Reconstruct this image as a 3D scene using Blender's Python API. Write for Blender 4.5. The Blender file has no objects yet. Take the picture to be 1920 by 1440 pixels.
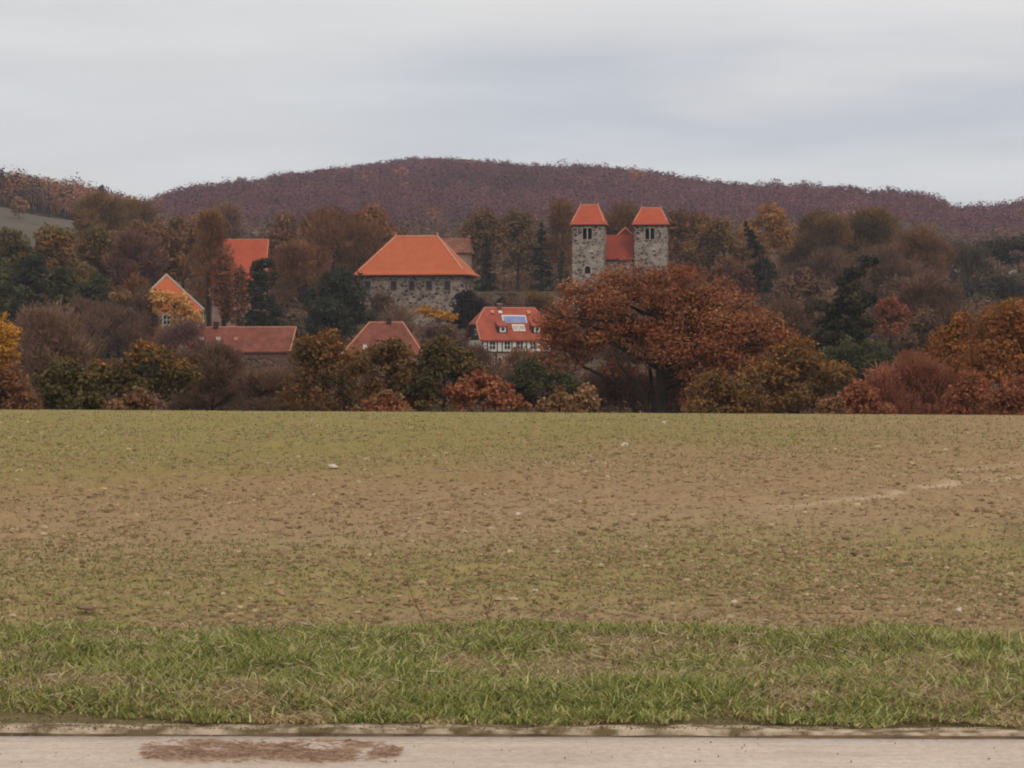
import bpy, math, random
import numpy as np
from mathutils import Vector, Matrix
R = math.radians
random.seed(7)
rng = np.random.default_rng(11)
SC = bpy.context.scene
COL = SC.collection

# ------------------------------------------------------------------ camera
F = 5444.0          # focal length in pixels of a 1920 px wide frame
CAMZ = 1.6
PITCH = math.atan(30 / F)
cam_d = bpy.data.cameras.new('camera')
cam = bpy.data.objects.new('camera', cam_d); COL.objects.link(cam)
cam.location = (0, 0, CAMZ)
cam.rotation_euler = (R(90) - PITCH, 0, 0)
cam_d.sensor_width = 36.0
cam_d.lens = 36.0 * F / 1920
cam_d.clip_start = 0.1
cam_d.clip_end = 20000
SC.camera = cam

# ------------------------------------------------------------------ world: overcast sky
SUN_EL, SUN_AZ = R(38), R(150)      # azimuth from +Y towards +X
w = bpy.data.worlds.new("World"); SC.world = w; w.use_nodes = True
nt = w.node_tree; nt.nodes.clear()
N = nt.nodes.new; L = nt.links.new
out = N('ShaderNodeOutputWorld'); bg = N('ShaderNodeBackground'); bg.inputs[1].default_value = 0.1
sky = N('ShaderNodeTexSky'); sky.sky_type = 'NISHITA'; sky.sun_disc = False
sky.sun_elevation = SUN_EL; sky.sun_rotation = SUN_AZ
tc = N('ShaderNodeTexCoord'); sep = N('ShaderNodeSeparateXYZ'); L(tc.outputs['Generated'], sep.inputs[0])
ramp = N('ShaderNodeValToRGB'); cr = ramp.color_ramp
def lin(c): return tuple(((v / 255 + .055) / 1.055) ** 2.4 if v > 10 else v / 255 / 12.92 for v in c)
stops = [(0.0, (224, 227, 229)), (.066, (228, 230, 232)), (.078, (218, 221, 227)), (.092, (203, 207, 217)),
         (.108, (223, 223, 225)), (.125, (233, 232, 231)), (.30, (235, 229, 223)), (1.0, (252, 241, 230))]
while len(cr.elements) < len(stops): cr.elements.new(0.5)
for e, (p, c) in zip(cr.elements, stops):
    e.position = p; e.color = (*lin(c), 1)
mp = N('ShaderNodeMapping'); mp.inputs['Scale'].default_value = (5.0, 1.0, 26.0)
mp.inputs['Rotation'].default_value = (0, R(-3), 0); mp.inputs['Location'].default_value = (3.2, 0, 1.3)
L(tc.outputs['Generated'], mp.inputs[0])
nz = N('ShaderNodeTexNoise'); nz.inputs['Scale'].default_value = 1.3; nz.inputs['Detail'].default_value = 5; nz.inputs['Roughness'].default_value = .48
L(mp.outputs[0], nz.inputs[0])
# the noise shifts the elevation at which the cloud layers lie
ms = N('ShaderNodeMath'); ms.operation = 'MULTIPLY_ADD'; ms.inputs[1].default_value = .085; ms.inputs[2].default_value = -.0425
L(nz.outputs[0], ms.inputs[0])
ad = N('ShaderNodeMath'); ad.operation = 'ADD'; L(ms.outputs[0], ad.inputs[0]); L(sep.outputs[2], ad.inputs[1])
L(ad.outputs[0], ramp.inputs[0])
mp2 = N('ShaderNodeMapping'); mp2.inputs['Scale'].default_value = (9.0, 1.0, 60.0); mp2.inputs['Rotation'].default_value = (0, R(4), 0)
L(tc.outputs['Generated'], mp2.inputs[0])
nz2 = N('ShaderNodeTexNoise'); nz2.inputs['Scale'].default_value = 1.0; nz2.inputs['Detail'].default_value = 4
L(mp2.outputs[0], nz2.inputs[0])
r2 = N('ShaderNodeMapRange'); r2.inputs[1].default_value = .25; r2.inputs[2].default_value = .75; r2.inputs[3].default_value = 9.3; r2.inputs[4].default_value = 10.6
L(nz2.outputs[0], r2.inputs[0])
# to the left (west) the cloud deck is brighter and more even
azr = N('ShaderNodeMapRange'); azr.interpolation_type = 'SMOOTHSTEP'; azr.inputs[1].default_value = -.09; azr.inputs[2].default_value = .02
L(sep.outputs[0], azr.inputs[0])
mw = N('ShaderNodeMix'); mw.data_type = 'RGBA'; mw.inputs[6].default_value = (*lin((226, 227, 228)), 1); L(ramp.outputs[0], mw.inputs[7])
mwf = N('ShaderNodeMath'); mwf.operation = 'MULTIPLY_ADD'; mwf.inputs[1].default_value = .75; mwf.inputs[2].default_value = .25; L(azr.outputs[0], mwf.inputs[0]); L(mwf.outputs[0], mw.inputs[0])
sc_ = N('ShaderNodeVectorMath'); sc_.operation = 'SCALE'; L(mw.outputs[2], sc_.inputs[0]); L(r2.outputs[0], sc_.inputs[3])
mx = N('ShaderNodeMix'); mx.data_type = 'RGBA'; mx.inputs[0].default_value = .96
L(sky.outputs[0], mx.inputs[6]); L(sc_.outputs[0], mx.inputs[7])
L(mx.outputs[2], bg.inputs[0]); L(bg.outputs[0], out.inputs[0])

sd = bpy.data.lights.new('sun', 'SUN'); sd.energy = 1.0; sd.angle = R(16); sd.color = (1, .92, .80)
so = bpy.data.objects.new('sun', sd); COL.objects.link(so)
dirv = Vector((math.sin(SUN_AZ) * math.cos(SUN_EL), math.cos(SUN_AZ) * math.cos(SUN_EL), math.sin(SUN_EL)))
so.rotation_euler = (-dirv).to_track_quat('-Z', 'Y').to_euler()

SC.view_settings.view_transform = 'Standard'
SC.view_settings.look = 'None'
SC.view_settings.exposure = 0.0
SC.view_settings.gamma = 1.0
SC.cycles.max_bounces = 6
SC.cycles.diffuse_bounces = 3
SC.cycles.transmission_bounces = 3
SC.cycles.volume_bounces = 0
SC.cycles.use_denoising = True
SC.cycles.filter_width = 2.0

# ------------------------------------------------------------------ helpers
cp, sp = math.cos(PITCH), math.sin(PITCH)
def at(px, py, Y):
    """world point at depth Y seen at pixel (px, py) of the 1920 px frame"""
    dx = (px - 960) / F; dz = -(py - 720) / F
    dy = cp + dz * sp; dzz = dz * cp - sp
    return Vector((dx / dy * Y, Y, CAMZ + dzz / dy * Y))

def tag(o, label=None, cat=None, group=None, kind=None):
    if label: o['label'] = label
    if cat: o['category'] = cat
    if group: o['group'] = group
    if kind: o['kind'] = kind
    return o
def link(o, parent=None):
    COL.objects.link(o)
    if parent is not None: o.parent = parent
    return o
def empty(name, loc, rz=0):
    o = bpy.data.objects.new(name, None); o.location = loc; o.rotation_euler = (0, 0, rz); o.empty_display_size = .5
    return link(o)

class MB:
    def __init__(s): s.v = []; s.f = []
    def poly(s, pts):
        n = len(s.v); s.v += [tuple(p) for p in pts]; s.f.append(tuple(range(n, n + len(pts))))
    def box(s, x0, x1, y0, y1, z0, z1):
        n = len(s.v)
        s.v += [(x0,y0,z0),(x1,y0,z0),(x1,y1,z0),(x0,y1,z0),(x0,y0,z1),(x1,y0,z1),(x1,y1,z1),(x0,y1,z1)]
        s.f += [tuple(n + i for i in q) for q in ((0,3,2,1),(4,5,6,7),(0,1,5,4),(1,2,6,5),(2,3,7,6),(3,0,4,7))]
    def bar(s, a, b, r, n=6, r2=None):
        tube(s, [a, b], [r, r if r2 is None else r2], n)
    def build(s, name, m, parent=None, loc=None):
        me = bpy.data.meshes.new(name); me.from_pydata(s.v, [], s.f); me.update()
        me.materials.append(m)
        o = bpy.data.objects.new(name, me)
        if loc is not None: o.location = loc
        return link(o, parent)

def tube(mb, pts, radii, n=6):
    pts = [Vector(p) for p in pts]; base = len(mb.v)
    for i, p in enumerate(pts):
        d = (pts[min(i + 1, len(pts) - 1)] - pts[max(i - 1, 0)]).normalized()
        u = d.orthogonal().normalized(); q = d.cross(u)
        if i and abs(u.dot(lastu)) < .5: u, q = q, u
        lastu = u
        for k in range(n):
            a = 2 * math.pi * k / n
            mb.v.append(tuple(p + (u * math.cos(a) + d.cross(u) * math.sin(a)) * radii[i]))
    for i in range(len(pts) - 1):
        for k in range(n):
            a = base + i * n + k; b = base + i * n + (k + 1) % n
            mb.f.append((a, b, b + n, a + n))
    mb.f.append(tuple(base + (len(pts) - 1) * n + k for k in range(n)))

def np_mesh(name, verts, faces, mat, cols=None, parent=None, loc=None, smooth=False):
    """verts (n,3); faces (m,k) int; cols (m,3) one colour per face"""
    verts = np.asarray(verts, np.float32); faces = np.asarray(faces, np.int32); m, k = faces.shape
    me = bpy.data.meshes.new(name)
    me.vertices.add(len(verts)); me.vertices.foreach_set('co', verts.ravel())
    me.loops.add(m * k); me.loops.foreach_set('vertex_index', faces.ravel())
    me.polygons.add(m); me.polygons.foreach_set('loop_start', np.arange(0, m * k, k, dtype=np.int32))
    try: me.polygons.foreach_set('loop_total', np.full(m, k, np.int32))
    except Exception: pass
    if smooth: me.polygons.foreach_set('use_smooth', np.ones(m, bool))
    if cols is not None:
        at_ = me.attributes.new('tint', 'FLOAT_COLOR', 'FACE')
        c = np.ones((m, 4), np.float32); c[:, :3] = cols
        at_.data.foreach_set('color', c.ravel())
    me.materials.append(mat); me.update(); me.validate()
    o = bpy.data.objects.new(name, me)
    if loc is not None: o.location = loc
    return link(o, parent)

def unit(v): return v / (np.linalg.norm(v, axis=1, keepdims=True) + 1e-9)
def cards(c, a, b, s1, s2):
    """rhombus-ish cards at centres c with axes a, b (unit) and half sizes"""
    s1 = s1[:, None]; s2 = s2[:, None]
    v = np.stack([c - a * s1, c - b * s2 + a * s1 * .15, c + a * s1, c + b * s2 + a * s1 * .15], 1)
    n = len(c)
    return v.reshape(-1, 3), np.arange(4 * n).reshape(n, 4)

def vnoise(x, y, seed=0):
    """smooth value noise 0..1 on arrays"""
    xi = np.floor(x).astype(np.int64); yi = np.floor(y).astype(np.int64)
    xf = x - xi; yf = y - yi
    xf = xf * xf * (3 - 2 * xf); yf = yf * yf * (3 - 2 * yf)
    def h(a, b):
        k = (a * 374761393 + b * 668265263 + seed * 974711) & 0x7fffffff
        k = ((k ^ (k >> 13)) * 1274126177) & 0x7fffffff
        return ((k ^ (k >> 16)) & 0xffff) / 65535.0
    return (h(xi, yi) * (1 - xf) + h(xi + 1, yi) * xf) * (1 - yf) + (h(xi, yi + 1) * (1 - xf) + h(xi + 1, yi + 1) * xf) * yf
def fbm(x, y, seed=0, o=4):
    t = 0; a = .5; s = 0
    for i in range(o):
        t = t + a * vnoise(x * 2 ** i, y * 2 ** i, seed + i); s += a; a *= .5
    return t / s

# ------------------------------------------------------------------ materials
def new_mat(name, rough=.85, spec=.2):
    m = bpy.data.materials.new(name); m.use_nodes = True
    b = m.node_tree.nodes['Principled BSDF']
    b.inputs['Roughness'].default_value = rough
    b.inputs['Specular IOR Level'].default_value = spec
    return m, m.node_tree, b
def ramp_node(t, stops):
    r = t.nodes.new('ShaderNodeValToRGB'); e = r.color_ramp.elements
    while len(e) < len(stops): e.new(.5)
    for el, (p, c) in zip(e, stops): el.position = p; el.color = (*c, 1)
    return r
def noise_node(t, scale, detail=4, rough=.5, coord='Object', stretch=None):
    tc = t.nodes.new('ShaderNodeTexCoord'); n = t.nodes.new('ShaderNodeTexNoise')
    n.inputs['Scale'].default_value = scale; n.inputs['Detail'].default_value = detail; n.inputs['Roughness'].default_value = rough
    if stretch:
        mp = t.nodes.new('ShaderNodeMapping'); mp.inputs['Scale'].default_value = stretch
        t.links.new(tc.outputs[coord], mp.inputs[0]); t.links.new(mp.outputs[0], n.inputs[0])
    else: t.links.new(tc.outputs[coord], n.inputs[0])
    return n
def bump(t, b, src, strength, dist):
    bn = t.nodes.new('ShaderNodeBump'); bn.inputs['Strength'].default_value = strength; bn.inputs['Distance'].default_value = dist
    t.links.new(src, bn.inputs['Height']); t.links.new(bn.outputs[0], b.inputs['Normal'])
def mat_noise(name, c1, c2, scale=3, rough=.85, spec=.2, bstr=0, bdist=.02, detail=5, stretch=None, lo=.3, hi=.7):
    m, t, b = new_mat(name, rough, spec)
    n = noise_node(t, scale, detail, .6, stretch=stretch); r = ramp_node(t, [(lo, c1), (hi, c2)])
    t.links.new(n.outputs[0], r.inputs[0]); t.links.new(r.outputs[0], b.inputs['Base Color'])
    if bstr: bump(t, b, n.outputs[0], bstr, bdist)
    return m

def leaf_mat():
    m, t, b = new_mat('foliage', .7, .15)
    a = t.nodes.new('ShaderNodeAttribute'); a.attribute_name = 'tint'
    t.links.new(a.outputs[0], b.inputs['Base Color'])
    tr = t.nodes.new('ShaderNodeBsdfTranslucent'); t.links.new(a.outputs[0], tr.inputs[0])
    mx = t.nodes.new('ShaderNodeMixShader'); mx.inputs[0].default_value = .3
    o = t.nodes['Material Output']
    t.links.new(b.outputs[0], mx.inputs[1]); t.links.new(tr.outputs[0], mx.inputs[2]); t.links.new(mx.outputs[0], o.inputs[0])
    return m
LEAF = leaf_mat()
def tint_mat(name, rough=.9):
    m, t, b = new_mat(name, rough, .15)
    a = t.nodes.new('ShaderNodeAttribute'); a.attribute_name = 'tint'
    n = noise_node(t, 30, 3); mm = t.nodes.new('ShaderNodeMix'); mm.data_type = 'RGBA'; mm.blend_type = 'MULTIPLY'; mm.inputs[0].default_value = .4
    r = ramp_node(t, [(.3, (.6, .6, .6)), (.7, (1.2, 1.2, 1.2))]); t.links.new(n.outputs[0], r.inputs[0])
    t.links.new(a.outputs[0], mm.inputs[6]); t.links.new(r.outputs[0], mm.inputs[7])
    t.links.new(mm.outputs[2], b.inputs['Base Color'])
    return m
CLOD = tint_mat('soil_clods')
BARK = mat_noise('bark', (.025, .017, .013), (.07, .05, .04), 2.5, .95, .1, .5, .05, stretch=(3, 3, .6))
BARKP = mat_noise('pale_bark', (.25, .21, .17), (.42, .37, .31), 2.5, .9, .1)

def stone_mat(name, ca, cb, cc, mortar, scale=1.7):
    m, t, b = new_mat(name, .92, .1)
    tc = t.nodes.new('ShaderNodeTexCoord'); mp = t.nodes.new('ShaderNodeMapping'); mp.inputs['Scale'].default_value = (1, 1, 1.35)
    t.links.new(tc.outputs['Object'], mp.inputs[0])
    nd = t.nodes.new('ShaderNodeTexNoise'); nd.inputs['Scale'].default_value = 1.5; nd.inputs['Detail'].default_value = 3
    t.links.new(mp.outputs[0], nd.inputs[0])
    add = t.nodes.new('ShaderNodeVectorMath'); add.operation = 'MULTIPLY_ADD'; add.inputs[1].default_value = (.35, .35, .35)
    t.links.new(nd.outputs['Color'], add.inputs[0]); t.links.new(mp.outputs[0], add.inputs[2])
    v = t.nodes.new('ShaderNodeTexVoronoi'); v.inputs['Scale'].default_value = scale; t.links.new(add.outputs[0], v.inputs[0])
    e = t.nodes.new('ShaderNodeTexVoronoi'); e.feature = 'DISTANCE_TO_EDGE'; e.inputs['Scale'].default_value = scale; t.links.new(add.outputs[0], e.inputs[0])
    sx = t.nodes.new('ShaderNodeSeparateColor'); t.links.new(v.outputs['Color'], sx.inputs[0])
    r = ramp_node(t, [(0, ca), (.45, cb), (1, cc)]); t.links.new(sx.outputs[0], r.inputs[0])
    em = t.nodes.new('ShaderNodeMapRange'); em.inputs[1].default_value = .03; em.inputs[2].default_value = .13
    t.links.new(e.outputs[0], em.inputs[0])
    mx = t.nodes.new('ShaderNodeMix'); mx.data_type = 'RGBA'; mx.inputs[6].default_value = (*mortar, 1)
    t.links.new(em.outputs[0], mx.inputs[0]); t.links.new(r.outputs[0], mx.inputs[7])
    # broad weathering stains
    n2 = noise_node(t, .35, 5, .6); r2 = ramp_node(t, [(.3, (.6, .58, .56)), (.7, (1.2, 1.17, 1.14))]); t.links.new(n2.outputs[0], r2.inputs[0])
    mu = t.nodes.new('ShaderNodeMix'); mu.data_type = 'RGBA'; mu.blend_type = 'MULTIPLY'; mu.inputs[0].default_value = 1
    t.links.new(mx.outputs[2], mu.inputs[6]); t.links.new(r2.outputs[0], mu.inputs[7])
    t.links.new(mu.outputs[2], b.inputs['Base Color']); bump(t, b, em.outputs[0], .6, .06)
    return m
STONE = stone_mat('field_stone', (.045, .032, .03), (.135, .10, .088), (.34, .27, .235), (.34, .28, .245), 1.3)
STONE2 = stone_mat('tower_stone', (.05, .04, .038), (.17, .14, .125), (.42, .355, .31), (.40, .335, .29), 1.4)
STONE3 = stone_mat('old_wall_stone', (.05, .035, .025), (.11, .08, .06), (.2, .155, .12), (.12, .09, .07), 1.2)

def roof_mat(name, c, var=.16, rows=3.2):
    m, t, b = new_mat(name, .75, .25)
    n = noise_node(t, .6, 9, .78); lo = tuple(x * (1 - var * 2.2) for x in c); hi = tuple(x * (1 + var) for x in c)
    r = ramp_node(t, [(.3, lo), (.7, hi)]); t.links.new(n.outputs[0], r.inputs[0])
    tc = t.nodes.new('ShaderNodeTexCoord'); wv = t.nodes.new('ShaderNodeTexWave'); wv.bands_direction = 'Z'; wv.wave_profile = 'SAW'
    wv.inputs['Scale'].default_value = rows * .31; wv.inputs['Distortion'].default_value = .15; t.links.new(tc.outputs['Object'], wv.inputs[0])
    br = t.nodes.new('ShaderNodeTexBrick'); br.inputs['Scale'].default_value = 3.0; br.inputs['Mortar Size'].default_value = .03
    br.inputs['Color1'].default_value = (.93, .93, .93, 1); br.inputs['Color2'].default_value = (1.07, 1.07, 1.07, 1); br.inputs['Mortar'].default_value = (.72, .72, .72, 1)
    mp = t.nodes.new('ShaderNodeMapping'); mp.inputs['Rotation'].default_value = (R(90), 0, 0); t.links.new(tc.outputs['Object'], mp.inputs[0]); t.links.new(mp.outputs[0], br.inputs[0])
    mu = t.nodes.new('ShaderNodeMix'); mu.data_type = 'RGBA'; mu.blend_type = 'MULTIPLY'; mu.inputs[0].default_value = 1
    t.links.new(r.outputs[0], mu.inputs[6]); t.links.new(br.outputs[0], mu.inputs[7])
    t.links.new(mu.outputs[2], b.inputs['Base Color']); bump(t, b, wv.outputs[0], .5, .04)
    return m
ROOF_O = roof_mat('orange_tiles', (.56, .135, .052), .1)
ROOF_T = roof_mat('tower_tiles', (.50, .095, .045), .12)
ROOF_N = roof_mat('nave_tiles', (.33, .05, .028), .12)
ROOF_R = roof_mat('old_red_tiles', (.27, .08, .05), .32)
ROOF_H = roof_mat('house_tiles', (.43, .095, .055), .2)
RIDGE = mat_noise('ridge_tiles', (.50, .19, .11), (.66, .32, .22), 2, .8)
WOODD = mat_noise('dark_wood', (.018, .012, .012), (.05, .032, .03), 4, .8, .2, .3, .02)
EAVE = mat_noise('dark_eave_board', (.05, .02, .015), (.09, .035, .025), 3, .9)  # dark red-brown for eaves boards and chimneys
GLASS = new_mat('window_glass', .12, .5)[0]; GLASS.node_tree.nodes['Principled BSDF'].inputs['Base Color'].default_value = (.015, .016, .02, 1)
DARK = mat_noise('dark_interior', (.006, .005, .004), (.012, .01, .009), 3, .95, .05)
DUSK = mat_noise('dusty_glass', (.035, .026, .022), (.06, .045, .038), 2, .4, .3)
WHITE = mat_noise('white_paint', (.55, .52, .48), (.75, .72, .68), 3, .6, .3)
PLAST = mat_noise('pale_plaster', (.42, .35, .30), (.60, .52, .45), 1.2, .9, .1)
PINK = mat_noise('pinkish_plaster', (.24, .15, .12), (.34, .22, .18), 1.0, .9, .1)
BROWNW = mat_noise('brown_brick_wall', (.10, .055, .042), (.17, .09, .07), 2.0, .9, .1)
PANEL = mat_noise('solar_glass', (.14, .17, .38), (.22, .26, .50), .9, .15, .6)
SURD = mat_noise('dark_sandstone_trim', (.17, .12, .095), (.28, .21, .17), 2, .9, .1)
SURR = mat_noise('sandstone_trim', (.36, .28, .24), (.50, .42, .36), 2, .9, .1)

# ------------------------------------------------------------------ terrain
US = np.array([-900, -200, 0, 150, 330, 560, 700, 780, 880, 1000, 1100, 1200, 1300, 1400, 1500, 1600, 1700, 1745, 1790, 1920, 2200, 2900], float)
SKY = np.array([352, 322, 318, 332, 343, 322, 306, 295, 298, 308, 306, 318, 335, 350, 357, 367, 378, 388, 377, 375, 372, 380], float)
def zpix(py, Y): return CAMZ + (690 - py) * Y / F
YS = np.array([110, 130, 165, 200, 300, 380, 420, 450, 490, 520, 560, 640, 720, 800, 850, 960, 1060, 1200, 1500, 1800, 2000, 2150, 2500, 3200, 4300], float)
def build_table():
    T = np.zeros((len(YS), len(US)))
    for i, Y in enumerate(YS):
        for j, u in enumerate(US):
            common = np.interp(Y, [110, 130, 165, 200, 300, 380, 420, 450, 490, 520, 560, 640, 720], [-.08, -1.4, -3.4, -4, -3.6, -1.2, .6, 2.5, 7.5, 10.5, 12, 15, 19])
            ridge = zpix(SKY[j], 2000) - 17.5
            if u <= 360:
                f = np.interp(u, [150, 360], [1, 0])
                # nearer hill on the left with a meadow on its lower slope
                top = zpix(np.interp(u, [-900, -200, 0, 150, 330], [318, 309, 316, 331, 345]), 1080) - 16
                mtop = zpix(np.interp(u, [-200, 0, 150, 330], [372, 386, 421, 440]), 960)
                near = np.interp(Y, [720, 800, 960, 1060, 1200, 1500, 2000, 4300], [19, zpix(np.interp(u, [0, 150], [428, 436]), 800), mtop, top, top + 4, top - 8, ridge - 30, 60])
            else: f = 0; near = 0
            main = np.interp(Y, [720, 1200, 1500, 1800, 2000, 2150, 2500, 4300], [19, zpix(450, 1200), .42 * ridge + .58 * zpix(440, 1200) + 6, ridge - 12, ridge, ridge - 4, ridge - 35, 40])
            if u >= 1745:
                g = np.interp(u, [1745, 1790], [0, 1]); t2 = zpix(np.interp(u, [1745, 1800, 1920, 2900], [389, 371, 366, 374]), 1500) - 16
                nr = np.interp(Y, [720, 1200, 1500, 1800, 2500, 4300], [19, t2 - 24, t2, t2 - 6, t2 - 30, 30])
                main = main * (1 - g) + nr * g
            T[i, j] = common if Y <= 720 else main * (1 - f) + near * f
    return T
TT = build_table()
def _sm(t): return t
def ground_z(X, Y):
    X = np.asarray(X, float); Y = np.asarray(Y, float)
    t = np.clip((Y - 25) / 85, 0, 1)
    near = -.077 * t - .0055 * np.clip(X, -60, 60) * t
    Yc = np.clip(Y, 110, 4300); u = np.clip(X * F / Yc + 960, US[0], US[-1])
    i = np.clip(np.searchsorted(YS, Yc, 'right') - 1, 0, len(YS) - 2); j = np.clip(np.searchsorted(US, u, 'right') - 1, 0, len(US) - 2)
    a = (Yc - YS[i]) / (YS[i + 1] - YS[i]); b = (u - US[j]) / (US[j + 1] - US[j])
    z = (TT[i, j] * (1 - b) + TT[i, j + 1] * b) * (1 - a) + (TT[i + 1, j] * (1 - b) + TT[i + 1, j + 1] * b) * a
    far = z + .077 - .077 + (near + .077) * np.clip(1 - (Y - 110) / 60, 0, 1)
    bumps = (fbm(X / 45, Y / 45, 5) - .5) * np.clip((Y - 125) / 500, 0, 1) * 7 + (fbm(X / 9, Y / 9, 9) - .5) * np.clip((Y - 125) / 60, 0, 1) * .6
    return np.where(Y < 110, near, far + bumps)
def gz(x, y): return float(ground_z(np.array([x]), np.array([y]))[0])

def grid(name, xs_fn, ys, nx, dz, mat, smooth=True, zf=None, mask=None):
    v = np.linspace(-1, 1, nx); P = []
    for y in ys:
        x = xs_fn(v, y); z = (zf or ground_z)(x, np.full(nx, y)) + (dz(x, y) if callable(dz) else dz)
        P.append(np.stack([x, np.full(nx, y), z], 1))
    P = np.concatenate(P); r = len(ys)
    idx = np.arange(r * nx).reshape(r, nx)
    f = np.stack([idx[:-1, :-1], idx[:-1, 1:], idx[1:, 1:], idx[1:, :-1]], -1).reshape(-1, 4)
    cols = None
    if mask is not None:
        c = P[f].mean(1); cols = np.repeat(mask(c[:, 0], c[:, 1])[:, None], 3, 1)
    return np_mesh(name, P, f, mat, cols, smooth=smooth)

GROUND = mat_noise('meadow_and_earth', (.05, .036, .022), (.10, .072, .038), .05, .95, .1, detail=8)
ys = list(np.linspace(-300, 0, 8)) + list(np.arange(10, 110, 10)) + list(np.geomspace(111, 4300, 190))
g = grid('ground', lambda v, y: v * (330 + .42 * max(y, 0)), ys, 321, lambda x, y: -.08 if y < 108 else 0, GROUND)
tag(g, 'rolling farmland beneath the village and the wooded hill', 'ground', kind='structure')

# hillside meadow on the left, between the woods
MEAD = mat_noise('hillside_grass', (.095, .080, .060), (.13, .110, .082), .05, .95, .1, detail=8)
def mead_x(v, y): return (np.interp(v, [-1, 1], [-500, 165]) - 960) / F * y
o = grid('hillside_meadow', mead_x, list(np.linspace(780, 958, 24)), 60, .25, MEAD)
tag(o, 'pale green meadow strip on the left hillside under the wood', 'meadow', kind='structure')
o = grid('far_stubble_strip', lambda v, y: (np.interp(v, [-1, 1], [440, 512]) - 960) / F * y, list(np.linspace(900, 935, 5)), 20, lambda x, y: 0.0,
         mat_noise('stubble', (.26, .21, .14), (.34, .28, .19), .1, .95, .1), zf=lambda X, Y: zpix(436, 900) + (Y - 900) * .05 + 0 * X)
tag(o, 'thin pale stubble strip above the red roof among trees', 'field', kind='structure')

# ------------------------------------------------------------------ the field
def field_mat():
    m, t, b = new_mat('field_soil', .95, .08)
    tc = t.nodes.new('ShaderNodeTexCoord')
    sepx = t.nodes.new('ShaderNodeSeparateXYZ'); t.links.new(tc.outputs['Object'], sepx.inputs[0])
    inv = t.nodes.new('ShaderNodeMath'); inv.operation = 'DIVIDE'; inv.inputs[0].default_value = 100; t.links.new(sepx.outputs[1], inv.inputs[1])
    big = noise_node(t, .11, 4, .55, stretch=(1, .45, 1))
    s = t.nodes.new('ShaderNodeMath'); s.operation = 'MULTIPLY_ADD'; s.inputs[1].default_value = 2.3; s.inputs[2].default_value = -1.15
    t.links.new(big.outputs[0], s.inputs[0])
    tilt = t.nodes.new('ShaderNodeMath'); tilt.operation = 'MULTIPLY_ADD'; tilt.inputs[1].default_value = .085; t.links.new(sepx.outputs[0], tilt.inputs[0]); t.links.new(inv.outputs[0], tilt.inputs[2])
    sm = t.nodes.new('ShaderNodeMath'); sm.operation = 'ADD'; t.links.new(tilt.outputs[0], sm.inputs[0]); t.links.new(s.outputs[0], sm.inputs[1])
    mr = t.nodes.new('ShaderNodeMapRange'); mr.inputs[1].default_value = .8; mr.inputs[2].default_value = 5.6; t.links.new(sm.outputs[0], mr.inputs[0])
    GR = (.275, .225, .082); BR = (.338, .236, .134); OL = (.30, .236, .105)
    r = ramp_node(t, [(0, GR), (.16, (.268, .212, .082)), (.30, (.315, .215, .110)), (.55, BR), (.72, OL), (.86, OL), (1, BR)])
    t.links.new(mr.outputs[0], r.inputs[0])
    # clods and straw: fine noise, drawn out across the view less than along it
    n1 = noise_node(t, 3.5, 8, .75, stretch=(1.6, .38, 1))
    r1 = ramp_node(t, [(.33, (.78, .75, .70)), (.5, (1, 1, 1)), (.68, (1.22, 1.19, 1.14))]); t.links.new(n1.outputs[0], r1.inputs[0])
    mu = t.nodes.new('ShaderNodeMix'); mu.data_type = 'RGBA'; mu.blend_type = 'MULTIPLY'; mu.inputs[0].default_value = .75
    t.links.new(r.outputs[0], mu.inputs[6]); t.links.new(r1.outputs[0], mu.inputs[7])
    av = t.nodes.new('ShaderNodeAttribute'); av.attribute_name = 'tint'; mt = t.nodes.new('ShaderNodeMix'); mt.data_type = 'RGBA'
    ma = t.nodes.new('ShaderNodeMath'); ma.operation = 'MULTIPLY'; ma.inputs[1].default_value = .8; t.links.new(av.outputs['Fac'], ma.inputs[0]); t.links.new(ma.outputs[0], mt.inputs[0])
    t.links.new(mu.outputs[2], mt.inputs[6]); mt.inputs[7].default_value = (.58, .43, .31, 1)
    t.links.new(mt.outputs[2], b.inputs['Base Color']); bump(t, b, n1.outputs[0], .5, .05)
    return m
FIELD = field_mat()
TRK = []
for pts_, w_, k_ in (([(1360, 958), (1500, 948), (1620, 934), (1750, 912), (1920, 893), (2300, 862), (2800, 838)], .45, 1.0), ([(1640, 900), (1800, 880), (1920, 868), (2300, 845)], .6, .45)):
    yy_ = [CAMZ * F / (b_ - 690) for a_, b_ in pts_]; TRK.append(([(a_ - 960) / F * y_ for (a_, b_), y_ in zip(pts_, yy_)], yy_, w_, k_))
def track_mask(X, Y):
    m = 0
    for tx, ty, w_, k_ in TRK:
        yc = np.interp(X, tx, ty); fade = np.clip((X - tx[0]) / 2.0, 0, 1)
        m = np.maximum(m, k_ * fade * np.exp(-((Y - yc) / w_) ** 2) * np.clip(vnoise(X * 1.3, Y * .8, 88) * .8 + .6, 0, 1))
    return m
def relief(X, Y):
    t = 0
    for q, lam in enumerate((.07, .12, .2, .34, .6)):
        wgt = np.clip(lam * 2904 / np.maximum(Y, 17) / 5.0 - .35, 0, 1)
        n_ = vnoise(X / lam, Y / lam * .8, 200 + q) * .65 + vnoise(X / lam * 1.9 + 7, Y / lam * 1.6, 230 + q) * .35
        t = t + wgt * lam * .15 * (np.abs(n_ - .5) * 2) ** .8 * np.where(n_ > .5, 1, -.6)
    patch = fbm(X * .35, Y * .12, 260, 4)
    return t * np.clip(.35 + (patch - .35) * 3, .25, 1.25) * np.clip((Y - 17.6) / .8, 0, 1) * np.clip((112 - Y) / 25, 0, 1) * (1 - .9 * track_mask(X, Y))
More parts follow.
